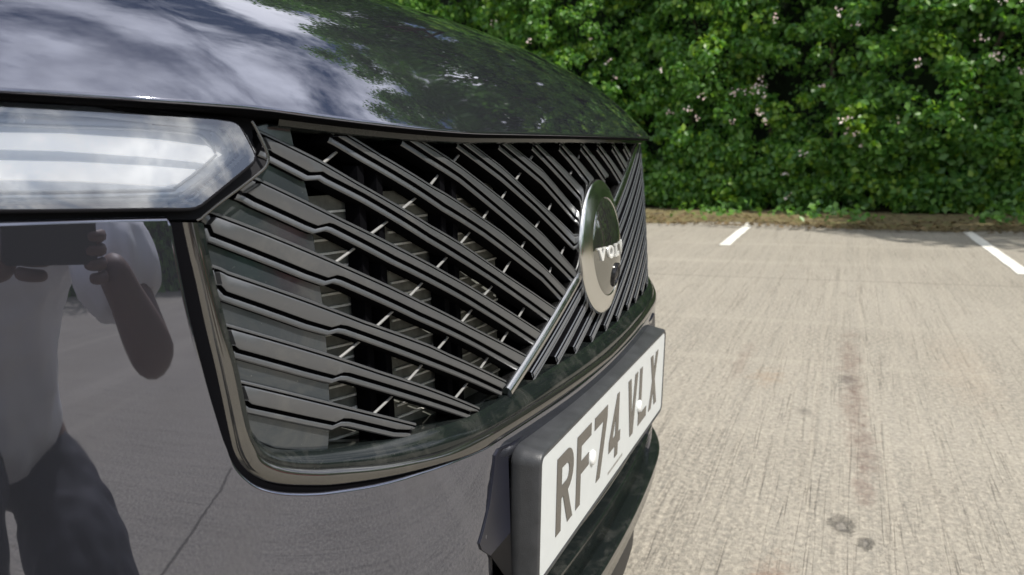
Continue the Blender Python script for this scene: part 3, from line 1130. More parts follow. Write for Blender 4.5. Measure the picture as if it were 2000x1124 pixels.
lw = 0.0155; lh = 0.0150; gap = 0.0205; x_ = -2 * gap - lw / 2
for i, kind in enumerate('VOLVO'):
    xx = x_ + i * gap
    lp = vshape(xx, lw, lh, 0.003, 0.0012) if kind == 'V' else oshape(xx, lw, lh) if kind == 'O' else lshape(xx, lw, lh)
    outline_mesh('emblem_letter', lp, lambda u, v, o_: badge_pt(u, v - lh / 2 - 0.004, o_ - 0.0006 + dome(math.hypot(u, v - lh / 2))), LETTER, badge, depth=0.0022)
# front camera at the foot of the badge face
cpos = (0.004, -0.034)
V, Fc = [], []
prof = [(0.0125, 0.0030), (0.0120, 0.0058), (0.0108, 0.0064), (0.0095, 0.0056), (0.0085, 0.0040), (0.0060, 0.0044), (0.0025, 0.0058), (0.0006, 0.0062)]
for (r_, o_) in prof:
    for k_ in range(28):
        a = 2 * math.pi * k_ / 28
        V.append(badge_pt(cpos[0] + r_ * math.cos(a), cpos[1] + r_ * 1.15 * math.sin(a), o_ - 0.0032 + dome(math.hypot(cpos[0] + r_ * math.cos(a), cpos[1] + r_ * 1.15 * math.sin(a)))))
for i in range(len(prof) - 1):
    for k_ in range(28):
        k2 = (k_ + 1) % 28
        Fc.append((i * 28 + k_, i * 28 + k2, (i + 1) * 28 + k2, (i + 1) * 28 + k_))
Fc.append(tuple(7 * 28 + k_ for k_ in range(28)))
mesh_obj('front_camera', V, Fc, PHONE, badge, smooth=True, sharp=35)

# ---- number plate
ZP = 0.97 - 0.3252545


def plate_pt(u, v, o_):      # u right, v up from the plate's centre, o outwards
    s, c = math.sin(PITCH_PLATE), math.cos(PITCH_PLATE)
    return np.array([u, v * s - o_ * c, ZP + v * c + o_ * s])


def rrect(w, h, r, n=6):
    out = []
    for (cx, cy, a0) in [(w / 2 - r, h / 2 - r, 0), (-w / 2 + r, h / 2 - r, 90), (-w / 2 + r, -h / 2 + r, 180), (w / 2 - r, -h / 2 + r, 270)]:
        for k_ in range(n + 1):
            a = math.radians(a0 + 90 * k_ / n)
            out.append((cx + r * math.cos(a), cy + r * math.sin(a)))
    return out


plate = carpart(outline_mesh('number_plate', [rrect(0.520, 0.118, 0.008)], lambda u, v, o_: plate_pt(u, v - 0.0035, o_ - 0.0022), PLATEW, None, depth=0.0022))
W_, H_, S_ = 0.050, 0.079, 0.014


def arc(cx, cy, rx, ry, a0, a1, n=10):
    return [(cx + rx * math.cos(math.radians(a)), cy + ry * math.sin(math.radians(a))) for a in np.linspace(a0, a1, n)]


CH = {
    'R': [[(0, 0), (0, H_), (0.030, H_)] + arc(0.030, H_ - 0.022, 0.020, 0.022, 80, -80) + [(0.0335, 0.0345), (0.050, 0), (0.0345, 0), (0.0195, 0.034), (S_, 0.034), (S_, 0)],
          ([(S_, H_ - 0.0135), (S_, 0.0470), (0.028, 0.0470)] + arc(0.028, 0.0562, 0.0085, 0.0092, -80, 80))],
    'F': [[(0, 0), (0, H_), (0.048, H_), (0.048, H_ - S_), (S_, H_ - S_), (S_, 0.048), (0.042, 0.048), (0.042, 0.034), (S_, 0.034), (S_, 0)]],
    '7': [[(0, H_), (0.050, H_), (0.050, H_ - S_), (0.026, 0), (0.011, 0), (0.034, H_ - S_), (0, H_ - S_)]],
    '4': [[(0.031, H_), (0.0405, H_), (0.0405, 0.0285), (0.050, 0.0285), (0.050, 0.0150), (0.0405, 0.0150), (0.0405, 0), (0.0270, 0), (0.0270, 0.0150), (0, 0.0150), (0, 0.0285)],
          [(0.0270, 0.0285), (0.0270, 0.0530), (0.0150, 0.0285)]],
    'V': [[(0, H_), (0.0145, H_), (0.025, 0.024), (0.0355, H_), (0.050, H_), (0.0325, 0), (0.0175, 0)]],
    'L': [[(0, 0), (0, H_), (S_, H_), (S_, S_), (0.046, S_), (0.046, 0)]],
    'X': [[(0, 0), (0.0170, 0.040), (0.001, H_), (0.0160, H_), (0.025, 0.056), (0.034, H_), (0.049, H_), (0.0330, 0.040), (0.050, 0), (0.0350, 0), (0.025, 0.0245), (0.0150, 0)]],
}
xc = -0.26 + 0.041
for ch in 'RF74 VLX':
    if ch == ' ':
        xc += 0.022
        continue
    outline_mesh('character', CH[ch], lambda u, v, o_, xc=xc: plate_pt(xc + u, v - H_ / 2, o_ + 0.0001), PLATEK, plate, depth=0.0006)
    xc += 0.061


def screw(u, v):
    V, Fc = [], []
    prof = [(0.0085, 0.0), (0.0084, 0.0012), (0.0072, 0.0028), (0.0045, 0.0036), (0.0010, 0.0038)]
    for (r_, o_) in prof:
        for k_ in range(20):
            a = 2 * math.pi * k_ / 20
            V.append(plate_pt(u + r_ * math.cos(a), v + r_ * math.sin(a), o_ + 0.0001))
    for i in range(len(prof) - 1):
        for k_ in range(20):
            k2 = (k_ + 1) % 20
            Fc.append((i * 20 + k_, i * 20 + k2, (i + 1) * 20 + k2, (i + 1) * 20 + k_))
    Fc.append(tuple(4 * 20 + k_ for k_ in range(20)))
    mesh_obj('screw_cap', V, Fc, SCREWC, plate, smooth=True, sharp=50)


screw(-0.103, -0.003); screw(0.110, -0.012)
# maker's line of tiny print along the lower edge
loops = []
rnd = random.Random(4)
u = -0.035
while u < 0.028:
    w = rnd.uniform(0.0022, 0.0034)
    loops.append([(u, 0), (u + w, 0), (u + w, 0.0034), (u, 0.0034)])
    u += w + rnd.choice([0.0008, 0.0008, 0.0022])
outline_mesh('maker_print', loops, lambda a, b, o_: plate_pt(a, b - 0.0515, o_ + 0.0001), CAPTION, plate, depth=0.0002)

# holder: a frame behind and round the plate, swept back to the bumper
rows = []
base_loop = np.array(rrect(0.528, 0.119, 0.010, 8))
for (grow, o_, ) in [(-0.0045, -0.0028), (-0.0030, 0.0004), (-0.001, 0.0010), (0.0008, 0.0004), (0.0018, -0.0012), (0.0030, -0.008), (0.0045, -0.016), (0.006, -0.024), (0.004, -0.027)]:
    w = 0.528 + 2 * grow; h = 0.126 + 2 * grow
    lp = rrect(w, h, max(0.004, 0.010 + grow), 8)
    rows.append([plate_pt(a, b - 0.0035, o_) for a, b in lp] + [plate_pt(lp[0][0], lp[0][1] - 0.0035, o_)])
holder = carpart(strip_mesh('plate_holder', rows, HOLDER, None, 60))
n_ = len(rows[0]) - 1
bk = [plate_pt(a, b, -0.0075) for a, b in rrect(0.52, 0.111, 0.008, 8)]
# plinth under the holder, shaped to the bumper
PX = [(1000, 868), (985, 873), (972, 878), (965, 890), (961, 930), (954, 985), (941, 1040), (934, 1062), (938, 1074), (955, 1085), (974, 1108), (985, 1124), (1010, 1160)]
pq = hits(PX, FB)
pq = np.vstack([pq, [[-0.30, 0.56]]])
rows = [[], [], []]
for i_, q in enumerate(pq):
    zc_ = min(q[1], ZP + 0.066)
    c = np.array([-0.2735 + (0.010, 0.004, 0.001)[i_] if i_ < 3 else -0.2735, 0.0245, zc_])
    a = np.array([q[0], FB(q[0], q[1]) + 0.008, q[1]])
    b = np.array([q[0], FB(q[0], q[1]) - 0.0015, q[1]])
    rows[0].append(a); rows[1].append(b); rows[2].append(c)
for r_ in range(3):
    rows[r_] = rows[r_][::-1] + [p_ * np.array([-1, 1, 1]) for p_ in rows[r_]]
carpart(strip_mesh('plate_plinth', rows, PLINTH, None, 30))

# ---- lower intake and lip
def blade(name, z, off, xm, th, deep, mat, parent, droop=0.0):
    xs3 = np.linspace(-xm, xm, 60)
    prof = [(0.0, deep), (0.0, 0.004), (-0.0006, 0.0016), (-0.0022, 0.0), (-0.0045, 0.0004), (-th * 0.7, 0.006), (-th, 0.02), (-th, deep)]
    V, Fc = [], []
    for x in xs3:
        for (dz, dy) in prof:
            zz_ = z + dz + droop * x * x
            V.append((x, 0.008 + plan(x) + off + dy, zz_))
    m2 = len(prof)
    for i in range(59):
        for k_ in range(m2 - 1):
            Fc.append((i * m2 + k_, i * m2 + k_ + 1, (i + 1) * m2 + k_ + 1, (i + 1) * m2 + k_))
    Fc.append(tuple(range(m2))); Fc.append(tuple(59 * m2 + k_ for k_ in range(m2))[::-1])
    return mesh_obj(name, V, Fc, mat, parent, smooth=True, sharp=40)


lower = carpart(blade('lower_bumper', 0.535, 0.004, 0.62, 0.06, 0.10, TRAY, None))
blade('intake_blade', 0.566, 0.002, 0.55, 0.012, 0.06, TRAY, lower)
blade('lip', 0.487, -0.008, 0.70, 0.05, 0.14, TRAY, lower)
blade('undertray', 0.40, 0.03, 0.80, 0.12, 0.4, BLACK, lower)

# ---- headlamps (each: bezel > lens, reflector, light guides, trim)
LENSPX = [(-60, 176), (0, 180), (150, 195), (300, 217), (362, 227), (440, 237), (462, 243), (473, 257), (489, 287), (496, 302), (496, 310), (490, 319), (450, 352), (405, 389), (388, 401), (366, 406), (300, 406), (150, 408), (0, 409), (-60, 410)]
lens_xz = hits(LENSPX, FH)
INPX = [(-40, 181), (0, 185), (300, 222), (440, 241), (461, 250), (473, 266), (489, 298), (488, 311), (445, 347), (402, 383), (383, 397), (300, 401), (0, 404), (-40, 405)]
REFLPX = [(-40, 232), (200, 240), (350, 250), (410, 262), (424, 272), (440, 300), (440, 306), (400, 338), (350, 372), (332, 378), (150, 384), (-40, 385)]
GUIDE1 = [(-40, 212), (150, 222), (300, 238), (395, 248), (425, 258), (447, 292), (450, 305), (430, 326), (385, 362), (350, 386), (330, 391), (150, 394), (-40, 395)]
GUIDE2 = [(-40, 240), (60, 246), (250, 252), (370, 262), (398, 274), (418, 300), (414, 308), (380, 338), (340, 366), (325, 371), (150, 375), (60, 376), (-40, 376)]
TRIMPX = [(494, 236), (503, 252), (513, 272), (521, 290), (526, 306), (525, 318), (517, 331), (500, 345), (470, 368), (435, 394), (405, 418), (395, 427), (386, 431)]
BEZ = [(-60, 160), (0, 160), (150, 180), (300, 202), (420, 218), (480, 226), (497, 236), (513, 270), (524, 300), (524, 318), (515, 331), (470, 366), (405, 416), (390, 428), (300, 428), (150, 434), (0, 440), (-60, 441)]
for s_ in (1, -1):
    far = 0.80
    def ext(P):      # run the traced inner end on to the outer end of the lamp
        P = np.asarray(P)
        P = P.copy()
        a, b = P[0], P[-1]
        P = np.vstack([[(-far, a[1] + 0.018)], P, [(-far, b[1] + 0.012)]])
        return P * [s_, 1]
    bez = carpart(patch('headlamp', ext(hits(BEZ, FH, 0.013)), FH, 0.013, SEAL, None, spacing=0.02, rim=0.001, depth=0.02))
    patch('lamp_housing', ext(hits(INPX, FH, 0.012)), FH, 0.0085, LAMPGREY, bez, spacing=0.02, rim=0.0006, depth=0.004)
    patch('reflector', ext(hits(REFLPX, FH, 0.010)), FH, 0.0065, SILVER, bez, spacing=0.02, rim=0.003, depth=0.002)
    for gp, rr_ in ((GUIDE1, 0.0016), (GUIDE2, 0.0010)):
        gq = catmull(hits(gp, FH, 0.006), 3) * [s_, 1]
        V, Fc = tube([lift(q, FH, 0.005) for q in gq], rr_, 8)
        mesh_obj('light_guide', V, Fc, WHITEPLASTIC, bez, smooth=True)
    for k_, gp in enumerate(([(300, 243), (430, 254), (452, 268), (466, 298), (464, 308), (425, 342), (392, 370), (372, 386), (300, 391)],
                            [(330, 232), (445, 246), (463, 258), (481, 298), (478, 310), (436, 346), (398, 379), (380, 392), (330, 397)])):
        gq = catmull(hits(gp, FH, 0.006), 4) * [s_, 1]
        V, Fc = tube([lift(q, FH, 0.0072) for q in gq], 0.0007, 6)
        mesh_obj('lamp_rib', V, Fc, (SEAL, CHROME)[k_], bez, smooth=True)
    for k_ in range(14):
        a_ = np.array((402 + 5.4 * k_, 384 - 4.9 * k_)); b_ = a_ + np.array((-26, -16))
        gq = hits([a_, b_], FH, 0.007) * [s_, 1]
        V, Fc = tube([lift(q, FH, 0.0068) for q in gq], 0.0004, 6)
        mesh_obj('lamp_rib', V, Fc, LAMPGREY, bez, smooth=True)
    for bp_ in ([(-40, 262), (120, 264), (300, 275), (400, 288), (428, 302), (400, 316), (300, 305), (120, 292), (-40, 288)],
                [(-40, 316), (150, 320), (300, 328), (378, 334), (350, 354), (320, 362), (150, 352), (-40, 348)]):
        q_ = hits(bp_, FH, 0.006)
        q_ = np.vstack([[(-0.76, q_[0][1] + 0.012)], q_, [(-0.76, q_[-1][1] + 0.012)]]) * [s_, 1]
        patch('day_light', q_, FH, 0.0045, DAYLIGHT, bez, spacing=0.02, rim=0.001, depth=0.002)
    patch('lens', ext(catmull(lens_xz, 3)), FH, 0.0, LENS, bez, spacing=0.012, rim=0.0022, depth=0.006, rimmat=SEAL)
    sealq = catmull(lens_xz, 3) * [s_, 1]
    V, Fc = tube([lift(q, FH, 0.0050) for q in sealq], 0.0022, 8)
    mesh_obj('lens_seal', V, Fc, SEAL, bez, smooth=True)
    tq = catmull(hits(TRIMPX, F0, 0.002), 4) * [s_, 1]
    V, Fc = tube([lift(q, F0, 0.003) for q in tq], 0.0010, 8)
    mesh_obj('lamp_trim', V, Fc, GLOSS, bez, smooth=True)

# ---- the rest of the body (out of the picture, there for reflections, shadow and side views)
def side_profile(s_):
    V, Fc = [], []
    ys = np.linspace(0.625, 4.5, 190)
    zs = np.linspace(0.35, 1.10, 46)
    for y in ys:
        for z_ in zs:
            x = 0.955 - 0.10 * max(0, (0.75 - y)) ** 1.3 - 0.06 * max(0, z_ - 0.85) - 0.05 * max(0, 0.6 - z_) + 0.012 * math.exp(-((z_ - 0.9) / 0.05) ** 2) - 0.25 * max(0, y - 4.2)
            V.append((s_ * x, y, z_ + 0.10 * sstep(0.3, 1.3, y) * (z_ - 0.35) / 0.75))
    n2 = len(zs)
    for i in range(len(ys) - 1):
        for k_ in range(n2 - 1):
            yc, zc_ = (ys[i] + ys[i + 1]) / 2, (zs[k_] + zs[k_ + 1]) / 2
            if any((yc - w) ** 2 + (zc_ - 0.37) ** 2 < 0.42 ** 2 for w in (0.88, 3.86)): continue
            f_ = (i * n2 + k_, (i + 1) * n2 + k_, (i + 1) * n2 + k_ + 1, i * n2 + k_ + 1)
            Fc.append(f_ if s_ > 0 else f_[::-1])
    return mesh_obj('side_panel', V, Fc, PAINT, None, smooth=True)


for s_ in (1, -1):
    carpart(side_profile(s_))
    V, Fc = [], []
    # wing top between bonnet and side
    ys = np.linspace(0.53, 1.2, 16)
    for y in ys:
        ye, ze = bonnet_edge(0.86)
        sv = max(0.0, y - ye)
        zb = bonnet_pt(0.86, sv)[2] if sv > 0 else ze
        xo = min(0.955 - 0.10 * max(0, (0.75 - y)) ** 1.3 - 0.016, 0.90 + 0.35 * max(0, y - 0.53))
        zo = (1.10 + 0.10 * sstep(0.3, 1.3, y)) * sstep(0.45, 0.66, y) + (zb - 0.05) * (1 - sstep(0.45, 0.66, y))
        V += [(s_ * 0.862, y, zb - 0.003), (s_ * (0.862 + xo) / 2, y, max(zb, zo) + 0.004), (s_ * xo, y, zo)]
    for i in range(15):
        for k_ in range(2):
            f_ = (i * 3 + k_, i * 3 + k_ + 1, (i + 1) * 3 + k_ + 1, (i + 1) * 3 + k_)
            Fc.append(f_)
    carpart(mesh_obj('wing_top', V, Fc, PAINT, None, smooth=True))
    for wy in (0.88, 3.86):
        V, Fc = [], []
        prof = [(0.20, 0.10), (0.24, 0.115), (0.33, 0.12), (0.365, 0.10), (0.37, 0.05), (0.37, -0.10), (0.33, -0.12)]
        for k_ in range(48):
            a = 2 * math.pi * k_ / 48
            for (r_, w) in prof:
                V.append((s_ * (0.82 + w), wy + r_ * math.cos(a), 0.37 + r_ * math.sin(a)))
        m2 = len(prof)
        for k_ in range(48):
            k2 = (k_ + 1) % 48
            for i in range(m2 - 1):
                Fc.append((k_ * m2 + i, k_ * m2 + i + 1, k2 * m2 + i + 1, k2 * m2 + i))
        whl = carpart(mesh_obj('wheel', V, Fc, TYRE, None, smooth=True, sharp=40))
        V, Fc = [], []
        for sp in range(5):
            a = 2 * math.pi * sp / 5
            ca, sa = math.cos(a), math.sin(a)
            for (r_, hw) in ((0.04, 0.035), (0.25, 0.05)):
                for sg_ in (-1, 1):
                    for dx in (0.085, 0.105):
                        V.append((s_ * (0.82 + dx), wy + r_ * ca - sg_ * hw * sa, 0.37 + r_ * sa + sg_ * hw * ca))
            b_ = sp * 8
            Fc += [(b_, b_ + 2, b_ + 6, b_ + 4), (b_ + 1, b_ + 5, b_ + 7, b_ + 3), (b_, b_ + 4, b_ + 5, b_ + 1), (b_ + 2, b_ + 3, b_ + 7, b_ + 6)]
        mesh_obj('rim', V, Fc, ALLOY, whl)
# cabin
cab = [(1.05, 0.80, 1.19), (1.85, 0.62, 1.70), (2.6, 0.60, 1.76), (3.7, 0.60, 1.73), (4.35, 0.70, 1.30), (4.5, 0.80, 1.15)]


def cabin_part(name, a, b, mat):
    V, Fc = [], []
    for (y, hw, z_) in cab[a:b + 1]:
        V += [(-hw, y, z_ - 0.05), (-hw * 0.7, y, z_), (hw * 0.7, y, z_), (hw, y, z_ - 0.05)]
    for i in range(b - a):
        for k_ in range(3):
            Fc.append((i * 4 + k_, i * 4 + k_ + 1, (i + 1) * 4 + k_ + 1, (i + 1) * 4 + k_))
    carpart(mesh_obj(name, V, Fc, mat, None, smooth=True))


cabin_part('windscreen', 0, 1, WINDOW); cabin_part('roof', 1, 3, PAINT); cabin_part('rear_window', 3, 5, WINDOW)
for s_ in (0, 3):
    V2 = []
    Fc = []
    for (y, hw, z_) in cab:
        sg_ = -1 if s_ == 0 else 1
        V2 += [(sg_ * hw, y, z_ - 0.052), (sg_ * 0.94, y, 1.17)]
    for i in range(5):
        Fc.append((i * 2, i * 2 + 1, i * 2 + 3, i * 2 + 2))
    carpart(mesh_obj('side_window', V2, Fc, WINDOW, None))
carpart(mesh_obj('underbody', *box(-0.78, 0.78, 0.45, 4.4, 0.24, 0.60), BLACK, None))

# ------------------------------------------------------------------ ground
me_v = [(-220, -220, 0), (220, -220, 0), (220, 220, 0), (-220, 220, 0)]
ground = tag(mesh_obj('concrete_ground', me_v, [(0, 1, 2, 3)], CONCRETE), kind='structure')


def bay_line(x0, x1, y0, y1):
    n = 24
    rr = random.Random(int(y0 * 100))
    V = []
    for i in range(n + 1):
        t_ = i / n
        x = x0 + (x1 - x0) * t_
        V += [(x, y0 + rr.uniform(-0.004, 0.004), 0.004), (x, y1 + rr.uniform(-0.004, 0.004), 0.004)]
    Fc = [(i * 2, i * 2 + 2, i * 2 + 3, i * 2 + 1) for i in range(n)]
    return mesh_obj('bay_line', V, Fc, LINEPAINT, ground)


bay_line(7.15, 10.6, 0.79, 0.90)
bay_line(5.75, 10.2, -1.54, -1.44)
bay_line(7.15, 12.0, 3.15, 3.25)
bay_line(7.15, 9.8, -3.95, -3.85)


def hedge_x(y):
    return 11.2 + 0.16 * max(-3.5, min(y, 7)) + 0.25 * math.sin(y * 0.9) + 0.15 * math.sin(y * 2.3 + 1)


# verge
V, Fc = [], []
ys = np.linspace(-14, 24, 90)
rr = random.Random(3)
for y in ys:
    e = 9.15 + 0.22 * max(0, y) + 0.16 * min(0, y) + 0.25 * math.sin(y * 1.7) + rr.uniform(-0.12, 0.12)
    e = min(e, hedge_x(y) - 0.4)
    V += [(e, y, 0.006), (e + 0.4, y, 0.012), (hedge_x(y) + 4, y, 0.05)]
for i in range(89):
    for k_ in range(2):
        Fc.append((i * 3 + k_, (i) * 3 + k_ + 1, (i + 1) * 3 + k_ + 1, (i + 1) * 3 + k_)[::-1])
verge = tag(mesh_obj('verge', V, Fc, SOIL), kind='structure')


# ------------------------------------------------------------------ leaves
def leaf_cloud(name, centers, normals, sizes, mat, parent, rng, up=0.35, spread=0.75, fold=0.22):
    n = len(centers)
    nrm = normals + rng.normal(size=(n, 3)) * spread
    nrm[:, 2] += up
    nrm /= np.linalg.norm(nrm, axis=1)[:, None]
    a = rng.normal(size=(n, 3))
    a[:, 2] -= 0.4
    a -= (a * nrm).sum(1)[:, None] * nrm
    a /= np.linalg.norm(a, axis=1)[:, None]
    b = np.cross(nrm, a)
    s = sizes[:, None]
    tip = centers + a * s * 0.62
    base = centers - a * s * 0.5
    l = centers + b * s * 0.40 + nrm * s * fold * 0.6 + a * s * 0.02
    r = centers - b * s * 0.40 + nrm * s * fold * 0.6 + a * s * 0.02
    V = np.stack([base, r, tip, l], 1).reshape(-1, 3)
    Fi = np.arange(n * 4, dtype=np.int32).reshape(n, 4)
    T = np.stack([Fi[:, [0, 1, 2]], Fi[:, [0, 2, 3]]], 1).reshape(-1, 3)
    me = bpy.data.meshes.new(name)
    me.vertices.add(len(V)); me.vertices.foreach_set('co', V.ravel().astype(np.float32))
    me.loops.add(len(T) * 3); me.loops.foreach_set('vertex_index', T.ravel().astype(np.int32))
    me.polygons.add(len(T)); me.polygons.foreach_set('loop_start', np.arange(0, len(T) * 3, 3, dtype=np.int32))
    me.materials.append(mat)
    me.update(calc_edges=True)
    o = bpy.data.objects.new(name, me)
    return link(o, parent)


rng = np.random.default_rng(11)
hedge = empty('hedge', (11.4, 0, 0))
tag(hedge, 'tall dense green hedge with pale pink blossom along the far edge of the car park', 'hedge')


def under_hedge(o):
    o.parent = hedge
    o.matrix_parent_inverse = Matrix.Translation((-11.4, 0, 0))
    return o


Y0, Y1 = -11.0, 22.0
HT = 7.0


def htop(y):
    return HT + 0.5 * math.sin(y * 0.8) + 0.35 * math.sin(y * 2.1 + 2) + 0.25 * math.sin(y * 4.7)


mac = []
tries = 0
while len(mac) < 640 and tries < 20000:
    tries += 1
    q = np.array([rng.uniform(Y0, Y1), rng.uniform(0.1, 7.5)])
    if all((q[0] - m_[0]) ** 2 + (q[1] - m_[1]) ** 2 > 0.47 ** 2 for m_ in mac):
        mac.append(q)
mac = np.array(mac)
mac_a = rng.uniform(0.35, 1.0, len(mac))


def bulge_at(y, z):
    d2 = (mac[:, 0] - y) ** 2 * 0.8 + (mac[:, 1] + 0.12 - z) ** 2 * 1.25
    k_ = int(np.argmin(d2))
    d_ = math.sqrt(d2[k_])
    return mac_a[k_] * 0.62 * (1 - (d_ / 0.55) ** 2) - 0.12, d_


def hedge_face(y, z):
    b_, d_ = bulge_at(y, z)
    return hedge_x(y) + 0.25 - max(b_, -0.35) + 0.9 * sstep(HT * 0.5, HT + 0.8, z) - 0.25 * sstep(0.5, 1.8, z) - 0.18 * math.sin(y * 0.9 + z * 0.7)


cl_c, cl_r = [], []
i = 0
while len(cl_c) < 2500:
    i += 1
    y = rng.uniform(Y0, Y1) if i % 2 else rng.uniform(-5.5, 7.5)
    zt_ = htop(y)
    z = rng.uniform(0.10, zt_) if i % 4 else rng.uniform(0.08, 1.0)
    b_, d_ = bulge_at(y, z)
    if d_ > 0.40 and rng.random() < 0.72: continue
    cl_c.append((hedge_face(y, z) + abs(rng.normal()) * 0.12, y, z))
    cl_r.append(rng.uniform(0.10, 0.24))
for i in range(900):          # the deeper layer behind the clumps
    y = rng.uniform(Y0, Y1) if i % 3 == 0 else rng.uniform(-5.5, 7.5)
    z = rng.uniform(0.15, htop(y))
    cl_c.append((hedge_x(y) + 0.50 + rng.normal() * 0.08 + 0.9 * sstep(HT * 0.5, HT + 0.8, z), y, z))
    cl_r.append(rng.uniform(0.22, 0.36))
cl_c = np.array(cl_c); cl_r = np.array(cl_r)
per = 88
cidx = np.repeat(np.arange(len(cl_c)), per)
dirs = rng.normal(size=(len(cidx), 3)); dirs /= np.linalg.norm(dirs, axis=1)[:, None]
dirs[:, 0] = -np.abs(dirs[:, 0]) * 0.9 + 0.25 * dirs[:, 0]
rad = cl_r[cidx] * rng.uniform(0.45, 1.12, len(cidx))
cent = cl_c[cidx] + dirs * rad[:, None] * np.array([0.9, 1.15, 0.85])
ok = cent[:, 2] > 0.04
cent, dirs = cent[ok], dirs[ok]
sz = rng.uniform(0.05, 0.105, len(cent)) * (0.8 + 0.5 * rng.random(len(cl_c))[cidx[ok]])
young = rng.random(len(cent)) < 0.05
cl_y = rng.random(len(cl_c)) < 0.09
young |= (cl_y[cidx[ok]] & (rng.random(len(cent)) < 0.55))
f1 = under_hedge(leaf_cloud('foliage', cent[~young], dirs[~young], sz[~young], LEAF, None, rng)); tag(f1, kind='stuff')
f2 = under_hedge(leaf_cloud('young_leaves', cent[young] - [0.04, 0, 0], dirs[young], sz[young] * 0.95, LEAFY, None, rng)); tag(f2, kind='stuff')
# pale blossom sprays
bc, bd_ = [], []
for (cy, cz, n_, sp) in [(1.05, 1.75, 6, 0.18), (0.95, 1.45, 6, 0.18), (1.9, 1.45, 4, 0.22), (-0.2, 1.15, 7, 0.3), (-1.9, 2.2, 5, 0.3), (-2.3, 1.95, 4, 0.3), (-3.2, 3.0, 3, 0.25), (-1.9, 3.0, 5, 0.3),
                        (0.3, 2.3, 4, 0.5), (3.4, 2.6, 4, 0.6), (-4.5, 2.0, 6, 0.5), (6.0, 2.4, 8, 0.8), (9.0, 2.0, 8, 0.8), (0.6, 0.35, 2, 0.1)]:
    for _ in range(n_):
        y = cy + rng.normal() * sp; z = cz + rng.normal() * sp * 0.8
        x = hedge_face(y, z) - 0.24
        for _k in range(6):
            bc.append((x + rng.normal() * 0.02, y + rng.normal() * 0.03, z + rng.normal() * 0.03)); bd_.append((-1, 0, 0.3))
bc = np.array(bc); bd_ = np.array(bd_, float)
o = under_hedge(leaf_cloud('blossom', bc, bd_, rng.uniform(0.025, 0.045, len(bc)), BLOSSOM, None, rng, spread=0.5)); tag(o, kind='stuff')
# a brown, dead spray high on the right
bc = np.array([(hedge_face(-2.75, 2.9) - 0.22 + rng.normal() * 0.08, -2.75 + rng.normal() * 0.20, 2.9 + rng.normal() * 0.14) for _ in range(240)])
o = under_hedge(leaf_cloud('dead_spray', bc, np.tile([-1.0, 0, 0.2], (len(bc), 1)), rng.uniform(0.04, 0.08, len(bc)), LITTER, None, rng)); tag(o, kind='stuff')
# dark sheet inside the hedge, shade between the clumps put into its colour
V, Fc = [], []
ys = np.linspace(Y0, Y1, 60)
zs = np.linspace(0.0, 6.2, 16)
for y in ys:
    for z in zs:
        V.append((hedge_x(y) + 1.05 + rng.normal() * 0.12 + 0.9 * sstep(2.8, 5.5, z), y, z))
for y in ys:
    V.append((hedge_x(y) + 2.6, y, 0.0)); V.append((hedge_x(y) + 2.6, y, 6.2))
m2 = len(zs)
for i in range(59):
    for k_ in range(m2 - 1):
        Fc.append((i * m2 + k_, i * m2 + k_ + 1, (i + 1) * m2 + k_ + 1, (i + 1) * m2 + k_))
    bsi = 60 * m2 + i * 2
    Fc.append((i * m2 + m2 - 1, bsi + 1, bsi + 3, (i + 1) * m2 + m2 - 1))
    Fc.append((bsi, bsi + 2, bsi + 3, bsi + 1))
o = under_hedge(mesh_obj('shade_backing', V, Fc, HEDGESHADE)); tag(o, kind='stuff')
for i in range(26):
    y = Y0 + (Y1 - Y0) * (i + 0.5) / 26 + rng.normal() * 0.2
    x = hedge_x(y) + 0.55
    pts = [(x, y, 0.0), (x + rng.normal() * 0.08, y + rng.normal() * 0.1, 1.1), (x + 0.1 + rng.normal() * 0.12, y + rng.normal() * 0.2, 2.4), (x + 0.3, y + rng.normal() * 0.3, 3.8)]
    V, Fc = tube(pts, [0.06, 0.05, 0.035, 0.015], 7)
    under_hedge(mesh_obj('stem', V, Fc, BARK, None, smooth=True))

# fallen leaves along the verge
n = 3200
ly = rng.uniform(-7, 9, n)
e_ = np.array([9.15 + 0.22 * max(0, y) + 0.16 * min(0, y) for y in ly])
lx = e_ + np.abs(rng.normal(size=n)) * 0.9 - 0.45
okk = np.array([lx[i] < hedge_x(ly[i]) for i in range(n)])
lc = np.stack([lx, ly, 0.030 + 0.012 * np.clip(lx - e_, 0, 2)], -1)[okk]
o = leaf_cloud('leaf_litter', lc, np.tile([0, 0, 1.0], (len(lc), 1)), rng.uniform(0.04, 0.08, len(lc)), LITTER, None, rng, spread=0.25)
tag(o, 'brown fallen leaves scattered along the verge below the hedge', 'leaf litter', kind='stuff')


# weeds along the foot of the hedge
n = 1900
wy = rng.uniform(-7, 9, n)
wc = np.floor(wy * 1.7)
wy = wy + 0.15 * rng.normal(size=n)
wx = np.array([max(9.3 + 0.2 * y, hedge_x(y) - 0.35 - abs(rng.normal()) * 0.55) for y in wy])
keepw = (np.sin(wc * 12.9) * 43758.5) % 1.0 < 0.38
wcn = np.stack([wx, wy, np.abs(rng.normal(size=n)) * 0.07 + 0.03], -1)[keepw]
o = leaf_cloud('weeds', wcn, np.tile([-0.6, 0, 0.5], (len(wcn), 1)), rng.uniform(0.05, 0.11, len(wcn)), LEAF, None, rng)
tag(o, 'low green weeds growing on the verge at the foot of the hedge', 'weeds', kind='stuff')


